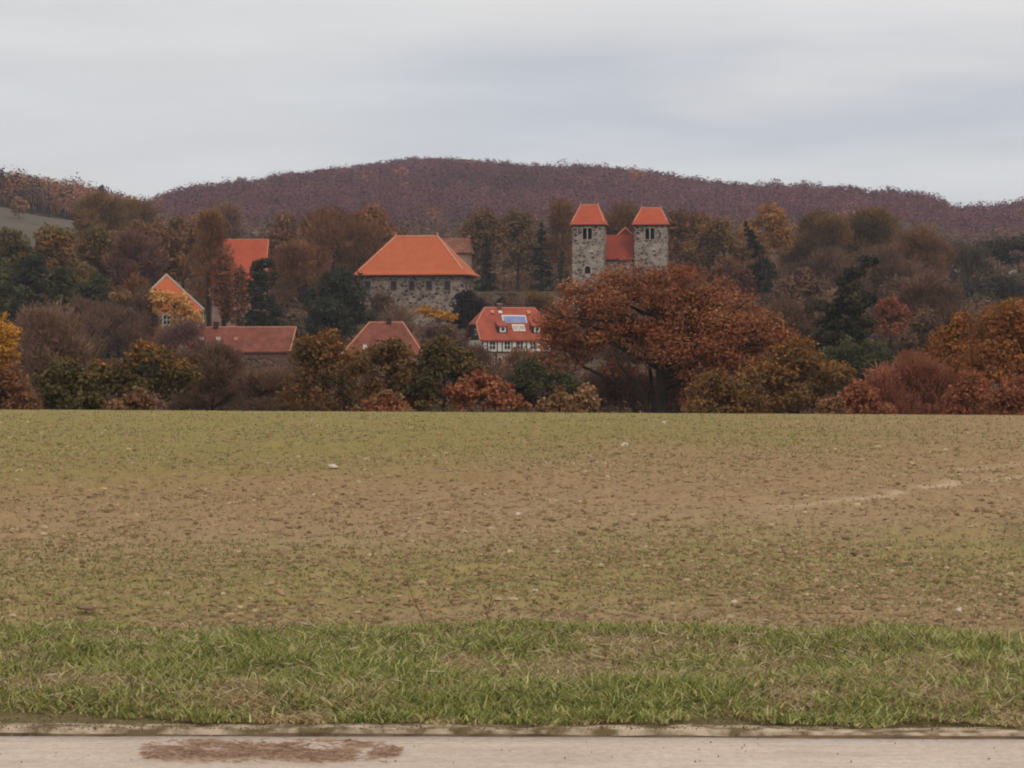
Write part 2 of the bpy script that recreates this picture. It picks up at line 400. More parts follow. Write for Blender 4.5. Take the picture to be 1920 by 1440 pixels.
iy = np.linspace(1 / 17.6, 1 / 104, 560); fy = list(1 / iy) + list(np.linspace(105, 118, 14))
o = grid('field', lambda v, y: np.sign(v) * (np.minimum(np.abs(v) / .8, 1) * (.20 * y + 5) + np.clip((np.abs(v) - .8) / .2, 0, 1) * (45 + .4 * y)), fy, 1251, lambda x, y: relief(x, np.full_like(x, y)), FIELD, mask=track_mask)
tag(o, 'wide brown and green field of young sprouts', 'field', kind='structure')

def scatter_field(n, ymin, ymax, power=1.0):
    """points spread so that they are roughly even in the picture, wide enough for a side step"""
    f = rng.random(n); iy = (1 / ymax) + (1 / ymin - 1 / ymax) * f ** power
    Y = 1 / iy; X = (rng.random(n) * 2 - 1) * (.20 * Y + 5)
    return X, Y
def clods():
    n = 60000; X, Y = scatter_field(n, 17.8, 100, .9)
    m = ((fbm(X * .5, Y * .22, 77, 4) + rng.random(n) * .45) > .56) & (track_mask(X, Y) < .35)
    X, Y = X[m], Y[m]; n = len(X); Z = ground_z(X, Y) + relief(X, Y) - .004
    th = np.linspace(0, 2 * np.pi, 7)[:-1]
    s = (.006 + .017 * rng.random(n) ** 3) * (Y / 22) ** .6
    ring = np.stack([np.cos(th), np.sin(th)], 1)
    rj = .7 + .6 * rng.random((n, 6)); V = np.zeros((n, 13, 3))
    asp = 1 + .9 * rng.random(n)
    ang = rng.random(n) * .9 - .45
    for lv, (rr, zz) in enumerate(((1.0, -.15), (.8, .75))):
        x = ring[None, :, 0] * rj * rr * s[:, None] * asp[:, None]; y = ring[None, :, 1] * rj * rr * s[:, None]
        V[:, lv * 6:lv * 6 + 6, 0] = x * np.cos(ang)[:, None] - y * np.sin(ang)[:, None]
        V[:, lv * 6:lv * 6 + 6, 1] = x * np.sin(ang)[:, None] + y * np.cos(ang)[:, None]
        V[:, lv * 6:lv * 6 + 6, 2] = (zz * (.5 + .6 * rng.random((n, 6))) * s[:, None] if lv else zz * s[:, None])
    V[:, 12, 2] = s * (.7 + .5 * rng.random(n)); V[:, 12, 0] = (rng.random(n) - .5) * s * .4
    V += np.stack([X, Y, Z + .01], 1)[:, None]
    b = np.arange(n)[:, None, None] * 13
    tri = []
    for k in range(6):
        k2 = (k + 1) % 6; tri += [(k, k2, k2 + 6), (k, k2 + 6, k + 6), (k + 6, k2 + 6, 12)]
    Fc = (b + np.array(tri)[None]).reshape(-1, 3)
    base = np.array([[.31, .205, .115], [.36, .245, .14], [.19, .125, .07], [.48, .36, .22]])
    c = base[rng.choice(4, n, p=[.50, .28, .16, .06])] * (.8 + .4 * rng.random((n, 1)))
    o = np_mesh('soil_clods', V.reshape(-1, 3), Fc, CLOD, np.repeat(c, 18, 0))
    tag(o, 'brown crumbly soil clods strewn over the field', 'soil', kind='stuff')
clods()
def blades(name, X, Y, Z, h, wd, lean, pal, pw, seg=2, facing=None):
    n = len(X); a = rng.random(n) * 2 * np.pi; la = rng.random(n) * 2 * np.pi
    fw = np.stack([np.cos(a), np.sin(a), np.zeros(n)], 1)
    ld = np.stack([np.cos(la), np.sin(la), np.zeros(n)], 1)
    P0 = np.stack([X, Y, Z - .01], 1); up = np.array([0, 0, 1.0])
    V = []
    for k in range(seg + 1):
        t = k / seg; c = P0 + up * (h * (t - .35 * lean * t * t))[:, None] + ld * (lean * h * t * t)[:, None]
        wk = wd * (1 - t) ** .7 if k < seg else wd * .08
        V += [c - fw * wk[:, None], c + fw * wk[:, None]]
    V = np.stack(V, 1); nv = 2 * (seg + 1); b = np.arange(n)[:, None, None] * nv
    q = np.array([(2 * k, 2 * k + 1, 2 * k + 3, 2 * k + 2) for k in range(seg)])
    Fc = (b + q[None]).reshape(-1, 4)
    return V.reshape(-1, 3), Fc, np.repeat(pal, seg, 0)
def sprouts():
    n = 210000; X, Y = scatter_field(n, 17.8, 109, .8)
    ix = 100 / Y
    g_ = fbm(X * .13, Y * .06, 15, 4); dens = np.interp(ix, [.9, 1.5, 1.9, 2.6, 3.5, 4.1, 4.8, 5.5], [1, .9, .5, .32, .4, .9, .95, .5]) + (g_ - .5) * 1.5
    m = rng.random(n) < np.clip(dens, .08, 1); X, Y = X[m], Y[m]; n = len(X)
    s = (Y / 25) ** .6; h = (.025 + .03 * rng.random(n)) * s; wd = (.0055 + .004 * rng.random(n)) * s
    base = np.array([[.20, .22, .06], [.27, .25, .09], [.14, .16, .05], [.40, .33, .17]])
    c = base[rng.choice(4, n, p=[.4, .28, .17, .15])] * (.75 + .5 * rng.random((n, 1)))
    V, Fc, cc = blades('s', X, Y, ground_z(X, Y) + relief(X, Y) + .003, h, wd, .3 + .9 * rng.random(n), c, 1, 2)
    tag(np_mesh('field_sprouts', V, Fc, LEAF, cc), 'short yellow-green cereal sprouts all over the field', 'sprouts', kind='stuff')
    # straw and dry stalks lying about; dark cards stand in for clod shadows
    n = 36000; X, Y = scatter_field(n, 17.8, 100, .9)
    s = (Y / 25) ** .6; a = (rng.random(n) - .5) * 1.6; l_ = (.010 + .030 * rng.random(n)) * s
    c = np.stack([X, Y, ground_z(X, Y) + relief(X, Y) + .012 * s], 1)
    ax = unit(np.stack([np.cos(a), np.sin(a), (rng.random(n) - .5) * .5], 1)); bx = unit(np.cross(ax, rng.normal(size=(n, 3))))
    V, Fc = cards(c, ax, bx, l_, .004 * s + .006 * rng.random(n))
    base = np.array([[.50, .38, .24], [.40, .28, .17], [.17, .105, .06]])
    cc = base[rng.choice(3, n, p=[.35, .40, .25])]
    tag(np_mesh('field_straw_and_shade', V, Fc, LEAF, cc), 'scraps of pale straw and painted clod shadows lying between the sprouts', 'straw', kind='stuff')
sprouts()

# ------------------------------------------------------------------ road, edge strip, verge
ROADY = 12.62
def road_mat():
    m, t, b = new_mat('worn_concrete', .9, .15)
    n1 = noise_node(t, .55, 6, .6, stretch=(1, 2.2, 1)); r1 = ramp_node(t, [(.3, (.47, .385, .315)), (.5, (.58, .485, .41)), (.7, (.66, .57, .49))])
    t.links.new(n1.outputs[0], r1.inputs[0])
    n2 = noise_node(t, 24, 9, .85, stretch=(1, .5, 1)); r2 = ramp_node(t, [(.32, (.6, .57, .54)), (.5, (1, 1, 1)), (.68, (1.22, 1.2, 1.18))]); t.links.new(n2.outputs[0], r2.inputs[0])
    mu = t.nodes.new('ShaderNodeMix'); mu.data_type = 'RGBA'; mu.blend_type = 'MULTIPLY'; mu.inputs[0].default_value = .8
    t.links.new(r1.outputs[0], mu.inputs[6]); t.links.new(r2.outputs[0], mu.inputs[7])
    # rusty-brown earth smears
    n3 = noise_node(t, 1.3, 9, .75, stretch=(1, 4, 1)); r3 = ramp_node(t, [(.50, (0, 0, 0)), (.72, (1, 1, 1))]); t.links.new(n3.outputs[0], r3.inputs[0])
    m2 = t.nodes.new('ShaderNodeMix'); m2.data_type = 'RGBA'; t.links.new(mu.outputs[2], m2.inputs[6]); m2.inputs[7].default_value = (.36, .24, .16, 1)
    sc2 = t.nodes.new('ShaderNodeMath'); sc2.operation = 'MULTIPLY'; sc2.inputs[1].default_value = .55; t.links.new(r3.outputs[0], sc2.inputs[0]); t.links.new(sc2.outputs[0], m2.inputs[0])
    t.links.new(m2.outputs[2], b.inputs['Base Color']); bump(t, b, n2.outputs[0], .25, .01)
    return m
def edge_y(x): return ROADY - .03 + .10 * (vnoise(x * .5, x * 0 + 3, 4) - .5) + .035 * (fbm(x * 5, x * 0 + 5, 4, 5) - .5) - .006 * x
nx = 900; xs = np.linspace(-40, 40, nx); ey = edge_y(xs)
rows = [np.full(nx, v) for v in (4.0, 8.0, 11.0, 12.0, 12.3)] + [ey]
P = np.concatenate([np.stack([xs, r_, np.full(nx, 0.0) - (0.002 if i == 5 else 0)], 1) for i, r_ in enumerate(rows)] + [np.stack([xs, ey + .002, np.full(nx, -.06)], 1)])
idx = np.arange(7 * nx).reshape(7, nx); f = np.stack([idx[:-1, :-1], idx[:-1, 1:], idx[1:, 1:], idx[1:, :-1]], -1).reshape(-1, 4)
tag(np_mesh('road', P, f, road_mat()), 'pale worn concrete road along the bottom', 'road', kind='structure')
JOINT = mat_noise('joint_dirt_shade', (.05, .033, .02), (.22, .15, .10), 5, .95, .05)  # dark dirt colour also stands in for the thin shadow at the lip
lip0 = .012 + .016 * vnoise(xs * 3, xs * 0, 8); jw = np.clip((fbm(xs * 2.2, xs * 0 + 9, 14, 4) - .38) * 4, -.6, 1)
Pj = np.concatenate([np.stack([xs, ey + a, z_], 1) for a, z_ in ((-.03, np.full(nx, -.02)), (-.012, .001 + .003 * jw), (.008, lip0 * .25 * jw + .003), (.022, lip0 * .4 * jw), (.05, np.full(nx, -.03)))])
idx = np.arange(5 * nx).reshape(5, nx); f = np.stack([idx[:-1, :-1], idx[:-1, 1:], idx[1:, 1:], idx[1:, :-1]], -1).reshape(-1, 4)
tag(np_mesh('road_joint', Pj, f, JOINT), 'thin dark line of dirt and painted shadow along the road edge', 'joint', kind='structure')
# sandy strip with a low ragged lip just behind a dark joint
STRIP = mat_noise('sandy_edge', (.16, .12, .06), (.56, .44, .33), 7, .95, .1, .9, .03, detail=8, lo=.42, hi=.60)
lip = .008 + .022 * fbm(xs * 4, xs * 0, 8, 5)
back = [(0.02, -.06), (.034, 1.0), (.12, 1.15), (.30, .7), (.42, -2.0)]
P = np.concatenate([np.stack([xs, ey + a + (.02 * (vnoise(xs * 8, xs * 0 + i, 3) - .5) if i else 0), (np.full(nx, -.06) if b < 0 else lip * b)], 1) for i, (a, b) in enumerate(back)])
idx = np.arange(5 * nx).reshape(5, nx); f = np.stack([idx[:-1, :-1], idx[:-1, 1:], idx[1:, 1:], idx[1:, :-1]], -1).reshape(-1, 4)
tag(np_mesh('road_edge', P, f, STRIP), 'narrow sandy strip between the road and the grass', 'verge edge', kind='structure')
VERGE = mat_noise('verge_earth', (.10, .085, .038), (.20, .155, .075), 9, .95, .1, .4, .03, detail=8)
def verge_z(X, Y): return np.interp(Y, [12.7, 12.95, 13.3, 14.5, 17, 17.5, 17.9, 19], [-.03, .0, .035, .05, .03, .005, -.05, -.08]) + (fbm(X * .8, Y * .8, 3) - .5) * .08 * np.clip((Y - 12.9), 0, 1) * np.clip(18.8 - Y, 0, 1)
tag(grid('grass_verge', lambda v, y: v * 40, list(np.linspace(12.75, 18.9, 60)), 500, .01, VERGE, zf=verge_z), 'strip of earth under the green roadside grass', 'verge', kind='structure')

def verge_grass():
    n = 400000; X = (rng.random(n) * 2 - 1) * 7.5; Y = 12.60 + 5.76 * rng.random(n)
    e = 1.7 * (fbm(X * 1.1, X * 0 + 2, 21, 5) - .5); e2 = .9 * (fbm(X * .9, X * 0 + 7, 25, 4) - .5)
    lo = np.clip((Y - np.maximum(12.77 - e * .75, 12.60)) / .08, 0, 1); hi = np.clip((17.75 + e2 * 1.6 - Y) / .5, 0, 1)
    tuft = fbm(X * 2.6, Y * 1.6, 41, 4); m = rng.random(n) < lo * hi * np.clip(.5 + (tuft - .4) * 2.2, .25, 1)
    X, Y, tuft = X[m], Y[m], tuft[m]
    n2 = 46000; X2 = (rng.random(n2) * 2 - 1) * 7.5; Y2 = 12.62 + 1.1 * rng.random(n2) ** 1.2; e3 = 1.7 * (fbm(X2 * 1.1, X2 * 0 + 2, 21, 5) - .5)
    q2 = Y2 > np.maximum(12.76 - e3 * .75, 12.62); X = np.concatenate([X, X2[q2]]); Y = np.concatenate([Y, Y2[q2]]); tuft = np.concatenate([tuft, np.full(q2.sum(), .4)]); n = len(X)
    dry = .55 * fbm(X * .95, Y * .6, 58, 4) + .45 * fbm(X * 3.1, Y * 1.8, 59, 4) + .22 * (rng.random(n) - .5) - .10 * np.clip((Y - 16.6) / .8, 0, 1); big = fbm(X * .5, Y * .4, 65, 3)
    pg = np.array([[.20, .232, .055], [.35, .35, .095], [.09, .12, .032], [.52, .47, .21]])
    pd = np.array([[.54, .42, .23], [.42, .28, .15], [.60, .51, .28], [.24, .15, .08]])
    ci = rng.choice(4, n, p=[.35, .3, .2, .15]); c = pg[ci]; isd = dry > .515; c[isd] = pd[rng.choice(4, n)][isd]
    st = rng.random(n) < .14; c[st] = (.52, .50, .22)
    c = c * (.7 + .6 * rng.random((n, 1)))
    frontlow = np.clip(.62 + (Y - 12.7) / 1.8, .62, 1)
    h = (.05 + .09 * rng.random(n) ** 1.5 + .07 * np.clip(tuft - .45, 0, 1) * 2) * frontlow * np.where(isd, .75, 1) * (.42 + .58 * big)
    wd = .0038 + .0036 * rng.random(n)
    lean = np.where(isd, .8 + 1.2 * rng.random(n), .35 + 1.3 * rng.random(n))
    V, Fc, cc = blades('g', X, Y, np.where(Y > 17.5, np.maximum(verge_z(X, Y), -.01), np.where(Y < 13.05, np.maximum(verge_z(X, Y), .028), verge_z(X, Y))) + .01, h, wd, lean, c, 1, 3)
    tag(np_mesh('roadside_grass', V, Fc, LEAF, cc), 'rough green and straw-coloured grass along the road', 'grass', kind='stuff')
    # long bleached stalks lying across the sward
    n = 6000; X = (rng.random(n) * 2 - 1) * 7.5; Y = 13.2 + 4.6 * rng.random(n)
    k = fbm(X * .75, Y * .55, 55, 4) > .47; X, Y = X[k], Y[k]; n = len(X)
    c = np.stack([X, Y, verge_z(X, Y) + .05 + .05 * rng.random(n)], 1)
    ax = unit(np.stack([rng.normal(size=n), rng.normal(size=n), .5 * rng.normal(size=n)], 1)); bx = unit(np.cross(ax, rng.normal(size=(n, 3))))
    V, Fc = cards(c, ax, bx, .025 + .05 * rng.random(n), np.full(n, .0035))
    base = np.array([[.55, .46, .29], [.40, .28, .17], [.24, .15, .09]])
    tag(np_mesh('dry_stalks', V, Fc, LEAF, base[rng.choice(3, n)]), 'bleached dead stalks lying in the roadside grass', 'dead grass', kind='stuff')
verge_grass()

def debris():
    """patch of brown plant litter on the road, bottom left"""
    n = 9000; px = 265 + 490 * rng.random(n); py = 1412 + 11 * rng.normal(size=n) * np.clip(1 - ((px - 500) / 270) ** 4, .25, 1)
    k = (py < 1434) & (py > 1390) & (fbm(px * .022, py * .16, 4) + .42 * rng.random(n) - .12 * np.abs((px - 500) / 250) ** 3 > .715); px, py = px[k], py[k]; n = len(px)
    Y = CAMZ * F / (py - 690); X = (px - 960) / F * Y
    a = rng.normal(size=n) * .5; ax = unit(np.stack([np.cos(a), np.sin(a), .15 * rng.normal(size=n)], 1)); bx = unit(np.cross(ax, rng.normal(size=(n, 3))))
    V, Fc = cards(np.stack([X, Y, .006 + .008 * rng.random(n)], 1), ax, bx, .008 + .03 * rng.random(n), .0012 + .0028 * rng.random(n))
    base = np.array([[.42, .28, .20], [.31, .19, .13], [.52, .38, .29], [.46, .31, .22]])
    tag(np_mesh('plant_litter', V, Fc, LEAF, base[rng.choice(4, n)]), 'brown patch of dry plant litter on the pale road', 'litter', kind='stuff')
    n = 7000; X = (rng.random(n) * 2 - 1) * 6; Y = np.where(rng.random(n) < .03, 11.7 + .9 * rng.random(n), 12.6 + .5 * rng.random(n))
    th = unit(rng.normal(size=(n, 3))); b2 = unit(np.cross(th, rng.normal(size=(n, 3))))
    z = np.where(Y > ROADY, .028, .004)
    base = np.array([[.20, .13, .08], [.34, .26, .18], [.12, .085, .05], [.16, .16, .07]])
    V, Fc = cards(np.stack([X, Y, z], 1), th, b2, .003 + .007 * rng.random(n), .002 + .003 * rng.random(n))
    tag(np_mesh('edge_grit', V, Fc, LEAF, base[rng.choice(4, n)]), 'brown grit and leaf crumbs along the road edge', 'grit', kind='stuff')
debris()

STONEP = mat_noise('pale_stone', (.46, .38, .30), (.68, .60, .50), 9, .85, .15, .4, .01)
STONED = mat_noise('dark_clod', (.16, .105, .062), (.26, .18, .11), 9, .95, .1, .4, .01)
def stone(px, py, wpx, hpx, label, mat=STONEP, cat='stone'):
    Y = (CAMZ) * F / (py - 690); X = (px - 960) / F * Y; s = Y / F
    import bmesh
    bm = bmesh.new(); bmesh.ops.create_icosphere(bm, subdivisions=2, radius=1)
    ph = [random.random() * 6 for _ in range(6)]
    for v in bm.verts:
        c = v.co; k = 1 + .18 * math.sin(3 * c.x + ph[0]) * math.cos(2.5 * c.y + ph[1]) + .14 * math.sin(4 * c.z + ph[2] + 2 * c.x) + .06 * math.sin(9 * c.x + ph[3]) * math.sin(8 * c.y + ph[4])
        v.co = Vector((c.x * wpx / 2 * s, c.y * wpx / 2 * s * .8, max(c.z, -.5) * hpx * .75 * s)) * k
    me = bpy.data.meshes.new('stone'); bm.to_mesh(me); bm.free(); me.materials.append(mat)
    for p in me.polygons: p.use_smooth = random.random() < .6
    o = bpy.data.objects.new('stone' if cat == 'stone' else 'soil_clod', me); o.location = (X, Y, gz(X, Y) + hpx * .3 * s); o.rotation_euler = (0, 0, random.random() * .6 - .3)
    COL.objects.link(o); tag(o, label, cat, 'stones and clods lying on the field')
stone(1378, 1138, 30, 11, 'largest pale stone on the field just above the grass')
stone(1798, 1147, 11, 8, 'small whitish stone above the grass at the far right')
stone(623, 876, 22, 8, 'pale flat stone on the far green part, left of centre')
stone(1171, 835, 15, 8, 'dark-footed pale stone high on the field below the oak')
stone(1243, 792, 12, 6, 'small pale stone near the crest below the big oak')
stone(450, 846, 12, 6, 'little dark clod high on the left of the field', STONED, 'clod')
stone(972, 966, 13, 7, 'round pale stone in the middle of the brown patch')
stone(1615, 1043, 44, 9, 'long dark ridge of earth on the right of the field', STONED, 'clod')
stone(160, 1142, 40, 9, 'wide dark clod above the grass at far left', STONED, 'clod')
stone(1003, 1113, 16, 8, 'pale stone above the grass right of the dry weeds')
stone(617, 1113, 16, 9, 'small dark brown clod left of the dry weeds', STONED, 'clod')

WEED = mat_noise('dry_weed_stem', (.16, .10, .055), (.26, .17, .10), 20, .9)
def weed(px, y0, y1, lean, label, seed):
    rd = random.Random(seed); Y = 17.9; b = at(px, y0, Y); b.z = gz(b.x, Y); h = (y0 - y1) / F * Y
    root = empty('dry_weed', b); tag(root, label, 'weed', 'dry weeds standing at the grass edge')
    m = MB(); pts = [Vector((lean * h * t, .02 * math.sin(5 * t), h * t)) for t in [i / 7 for i in range(8)]]
    tube(m, pts, [.0036 - .0003 * i for i in range(8)], 5); m.build('stem', WEED, root)
    tw = MB()
    for i in range(9):
        p = pts[rd.randrange(2, 8)]; d = Vector((rd.uniform(-1, 1), rd.uniform(-1, 1), rd.uniform(.3, 1))).normalized() * h * rd.uniform(.12, .3)
        tube(tw, [p, p + d * .5, p + d + Vector((0, 0, .01))], [.0018, .0014, .0008], 4)
        for k in range(3):
            q = p + d * (.6 + .2 * k); tw.box(q.x - .004, q.x + .004, q.y - .003, q.y + .003, q.z - .004, q.z + .005)
    tw.build('twigs', WEED, root)
weed(800, 1186, 1082, -.45, 'taller leaning dry weed, left of the two', 1)
weed(910, 1192, 1130, .2, 'shorter dry weed stem, right of the two', 2)

# ------------------------------------------------------------------ buildings
def wall_block(mb, x0, x1, y0, y1, z0, z1, holes, depth=.4):
    """box whose front (y0) face is pierced by holes (xa, xb, za, zb) with reveals"""
    xs_ = sorted({x0, x1, *[h[0] for h in holes], *[h[1] for h in holes]}); zs_ = sorted({z0, z1, *[h[2] for h in holes], *[h[3] for h in holes]})
    for i in range(len(xs_) - 1):
        for j in range(len(zs_) - 1):
            cx, cz = (xs_[i] + xs_[i + 1]) / 2, (zs_[j] + zs_[j + 1]) / 2
            if any(h[0] < cx < h[1] and h[2] < cz < h[3] for h in holes): continue
            mb.poly([(xs_[i], y0, zs_[j]), (xs_[i + 1], y0, zs_[j]), (xs_[i + 1], y0, zs_[j + 1]), (xs_[i], y0, zs_[j + 1])])
    for a, b, c, d in holes:
        q = y0 + depth
        mb.poly([(a, y0, c), (b, y0, c), (b, q, c), (a, q, c)]); mb.poly([(a, y0, d), (a, q, d), (b, q, d), (b, y0, d)])
        mb.poly([(a, y0, c), (a, q, c), (a, q, d), (a, y0, d)]); mb.poly([(b, y0, c), (b, y0, d), (b, q, d), (b, q, c)])
        mb.poly([(a, q, c), (b, q, c), (b, q, d), (a, q, d)])
    mb.poly([(x0, y0, z0), (x0, y0, z1), (x0, y1, z1), (x0, y1, z0)]); mb.poly([(x1, y0, z0), (x1, y1, z0), (x1, y1, z1), (x1, y0, z1)])
    mb.poly([(x0, y1, z0), (x0, y1, z1), (x1, y1, z1), (x1, y1, z0)]); mb.poly([(x0, y0, z1), (x1, y0, z1), (x1, y1, z1), (x0, y1, z1)])
    mb.poly([(x0, y0, z0), (x0, y1, z0), (x1, y1, z0), (x1, y0, z0)])
def window(parent, h, y0, rec=.3, frame=SURR, pane=GLASS, fw=.12, bars=False, proud=.04, sash=None):
    a, b, c, d = h; m = MB(); yo = y0 - proud; yi = y0 + .12
    m.box(a - fw, a, yo, yi, c - fw, d + fw); m.box(b, b + fw, yo, yi, c - fw, d + fw)
    m.box(a, b, yo, yi, d, d + fw); m.box(a, b, yo - .03, yi, c - fw, c)
    f = m.build('window', frame, parent)
    p = MB(); p.box(a + .002, b - .002, y0 + rec, y0 + rec + .05, c + .002, d - .002); p.build('pane', pane, f)
    if bars:
        s_ = MB(); s_.box((a + b) / 2 - .04, (a + b) / 2 + .04, y0 + rec - .06, y0 + rec - .003, c + .004, d - .004)
        s_.box(a + .004, (a + b) / 2 - .041, y0 + rec - .06, y0 + rec - .003, (c + d) / 2 - .04, (c + d) / 2 + .04); s_.box((a + b) / 2 + .041, b - .004, y0 + rec - .06, y0 + rec - .003, (c + d) / 2 - .04, (c + d) / 2 + .04)
        s_.build('crossbar', sash or WHITE, f)
    return f
def hip_roof(mb, L_, W_, z0, z1, ridge, flare=.0, fh=.0, t=.18):
    """closed hip roof: eaves L_ x W_ at z0, ridge of given length at z1, optional flared foot"""
    a, b = L_ / 2, W_ / 2; r = ridge / 2
    B = [(-a, -b, z0), (a, -b, z0), (a, b, z0), (-a, b, z0)]; E = [(x, y, z0 + t) for x, y, _ in B]
    mb.poly(B[::-1])
    for i in range(4): mb.poly([B[i], B[(i + 1) % 4], E[(i + 1) % 4], E[i]])
    if flare > 0:
        M = [(x - math.copysign(flare, x), y - math.copysign(flare, y), z0 + t + fh) for x, y, _ in B]
        for i in range(4): mb.poly([E[i], E[(i + 1) % 4], M[(i + 1) % 4], M[i]])
        E = M
    p, q = (-r, 0, z1), (r, 0, z1)
    mb.poly([E[0], E[1], q, p]); mb.poly([E[2], E[3], p, q]); mb.poly([E[1], E[2], q]); mb.poly([E[3], E[0], p])
    return E, p, q
def ridge_bars(parent, segs, r=.16, mat=RIDGE):
    m = MB()
    for a, b in segs: m.bar(a, b, r, 6)
    return m.build('ridge_tiles', mat, parent)
def place(px, Y, rz, name, label, cat, group=None, sink=0, zbase=None):
    X = (px - 960) / F * Y; z = gz(X, Y) - sink if zbase is None else zbase
    o = empty(name, (X, Y, z), rz); tag(o, label, cat, group); return o
def zrel(o, py): return at(960, py, o.location.y).z - o.location.z

# --- great hall with the big orange hipped roof
Y0 = 516; b = place(781, Y0, R(-9), 'stone_hall', 'stone hall with a big bright orange hipped roof', 'building', sink=1.2)
ze, zr = zrel(b, 521), zrel(b, 443); k = Y0 / F
Lw, Ww = 18.6, 11.0
wins = []
for px in (700, 749, 783, 815, 849): x = (px - 781) * k / math.cos(R(9)); wins.append((x - .55, x + .55, zrel(b, 546), zrel(b, 529)))
m = MB(); wall_block(m, -Lw / 2, Lw / 2, -Ww / 2, Ww / 2, -2, ze, wins, .5); m.build('wall', STONE, b)
for h in wins: window(b, h, -Ww / 2, .34, fw=.16, frame=SURD, pane=DUSK, bars=True, sash=WOODD)
for yy in (-2.5, 1.5):   # side windows
    m = MB(); m.box(Lw / 2, Lw / 2 + .05, yy - .75, yy + .75, zrel(b, 547), zrel(b, 528)); f = m.build('window', SURR, b)
    m = MB(); m.box(Lw / 2 + .05, Lw / 2 + .08, yy - .5, yy + .5, zrel(b, 545), zrel(b, 530)); m.build('pane', DARK, f)
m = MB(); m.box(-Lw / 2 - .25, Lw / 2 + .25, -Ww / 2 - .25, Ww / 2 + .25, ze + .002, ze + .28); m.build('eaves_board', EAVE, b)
m = MB(); E, p, q = hip_roof(m, 20.9, 13.2, ze + .285, zr, 7.6, 1.1, .75, .15); rf = m.build('roof', ROOF_O, b)
ridge_bars(rf, [(p, q), (E[1], q), (E[2], q), (E[0], p)], .17)
for c_ in (p, q): m = MB(); m.bar(Vector(c_), Vector(c_) + Vector((0, 0, .7)), .22, 6, .05); m.build('finial', RIDGE, rf)

# --- small red-brown building behind the hall
b = place(850, 560, R(-6), 'outbuilding', 'small red-brown roofed house half hidden behind the stone hall', 'building')
ze, zr = zrel(b, 476), zrel(b, 446)
m = MB(); wall_block(m, -3.2, 3.2, -3, 3, -1, ze, [(-.2, .8, ze - 2.2, ze - .9)]); m.build('wall', PINK, b); window(b, (-.2, .8, ze - 2.2, ze - .9), -3)
m = MB(); hip_roof(m, 7.4, 7, ze + .005, zr, 6.2); m.build('roof', roof_mat('rusty_tiles', (.26, .10, .06), .3), b)

# --- monastery church: two towers and the nave between
def tower(px, Yt, rz, eaves_py, top_py, hw, ridge, label, low):
    t = place(px, Yt, rz, 'church_tower', label, 'tower', 'twin towers of the monastery church', sink=.5)
    ze, zr = zrel(t, eaves_py), zrel(t, top_py)
    za, zb = zrel(t, 450), zrel(t, 429)
    off = -.12 if low else -.1
    hs = [(off - .82, off - .09, za, zb), (off + .09, off + .82, za, zb)]
    holes = list(hs)
    m = MB(); wall_block(m, -hw, hw, -2.6, 2.6, -2, ze, holes, .9); m.build('wall', STONE2, t)
    for h in hs: window(t, h, -2.6, .75, fw=.1, pane=DARK, proud=.03)
    if low:
        # round-headed opening half way up and a slit below it
        zc = zrel(t, 505); m = MB(); r0, r1 = .52, .80; ar = [math.pi * i / 8 for i in range(9)]
        xc = -.05
        for i in range(8):
            a0, a1 = ar[i], ar[i + 1]
            P = [(xc + r * math.cos(a), -2.66, zc + r * math.sin(a)) for r, a in ((r0, a0), (r1, a0), (r1, a1), (r0, a1))]; Q = [(x, -2.55, z) for x, _, z in P]
            m.poly(P[::-1]); m.poly(Q)
            for j in range(4): m.poly([P[j], P[(j + 1) % 4], Q[(j + 1) % 4], Q[j]])
        for s_ in (-1, 1): m.box(xc + min(s_ * r0, s_ * r1), xc + max(s_ * r0, s_ * r1), -2.66, -2.55, zc - .8, zc)
        f = m.build('arched_window', SURR, t)
        m = MB(); m.poly([(xc + r0, -2.62, zc - .8)] + [(xc + r0 * math.cos(a), -2.62, zc + r0 * math.sin(a)) for a in ar] + [(xc - r0, -2.62, zc - .8)]); m.build('pane', DARK, f)
        m = MB(); m.box(-.32, .02, -2.64, -2.5, zrel(t, 530), zrel(t, 525)); m.build('slit_window', DARK, t)
    else:
        m = MB(); m.box(1.55, 1.8, -2.64, -2.5, zrel(t, 446), zrel(t, 437)); m.build('slit_window', DARK, t)
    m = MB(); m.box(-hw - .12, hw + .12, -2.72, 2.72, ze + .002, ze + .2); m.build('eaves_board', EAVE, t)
    m = MB(); E, p, q = hip_roof(m, 2 * hw + 1.0, 6.2, ze + .205, zr, ridge, .4, .4, .1); rf = m.build('roof', ROOF_T, t)
    ridge_bars(rf, [(p, q), (E[1], q), (E[0], p), (E[2], q)], .1)
    for c_ in (p, q): m = MB(); m.bar(Vector(c_), Vector(c_) + Vector((0, 0, .45)), .13, 6, .03); m.build('finial', RIDGE, rf)
tower(1105, 509, R(-7), 425, 384, 2.75, 3.0, 'left stone church tower, with an arched window low down', True)
tower(1221, 511, R(-6), 425, 390, 2.85, 3.4, 'right stone church tower, its foot behind the big oak', False)
b = place(1162, 513.5, R(-5), 'church_nave', 'church nave with dark red roof wedged between the twin towers', 'church', sink=.5)
ze, zr = zrel(b, 488), zrel(b, 440)
m = MB(); m.box(-2.58, 2.55, -3.4, 14, -2, ze); m.build('wall', SURR if False else STONE2, b)
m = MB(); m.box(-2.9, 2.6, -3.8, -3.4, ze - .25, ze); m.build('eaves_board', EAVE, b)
m = MB()   # link roof leaning back from the front eaves
m.poly([(-2.9, -4.0, ze), (2.6, -4.0, ze), (2.6, .6, zr), (-2.9, .6, zr)]); m.poly([(-2.9, -4.0, ze - .002), (-2.9, .6, zr - .3), (2.6, .6, zr - .3), (2.6, -4.0, ze - .002)])
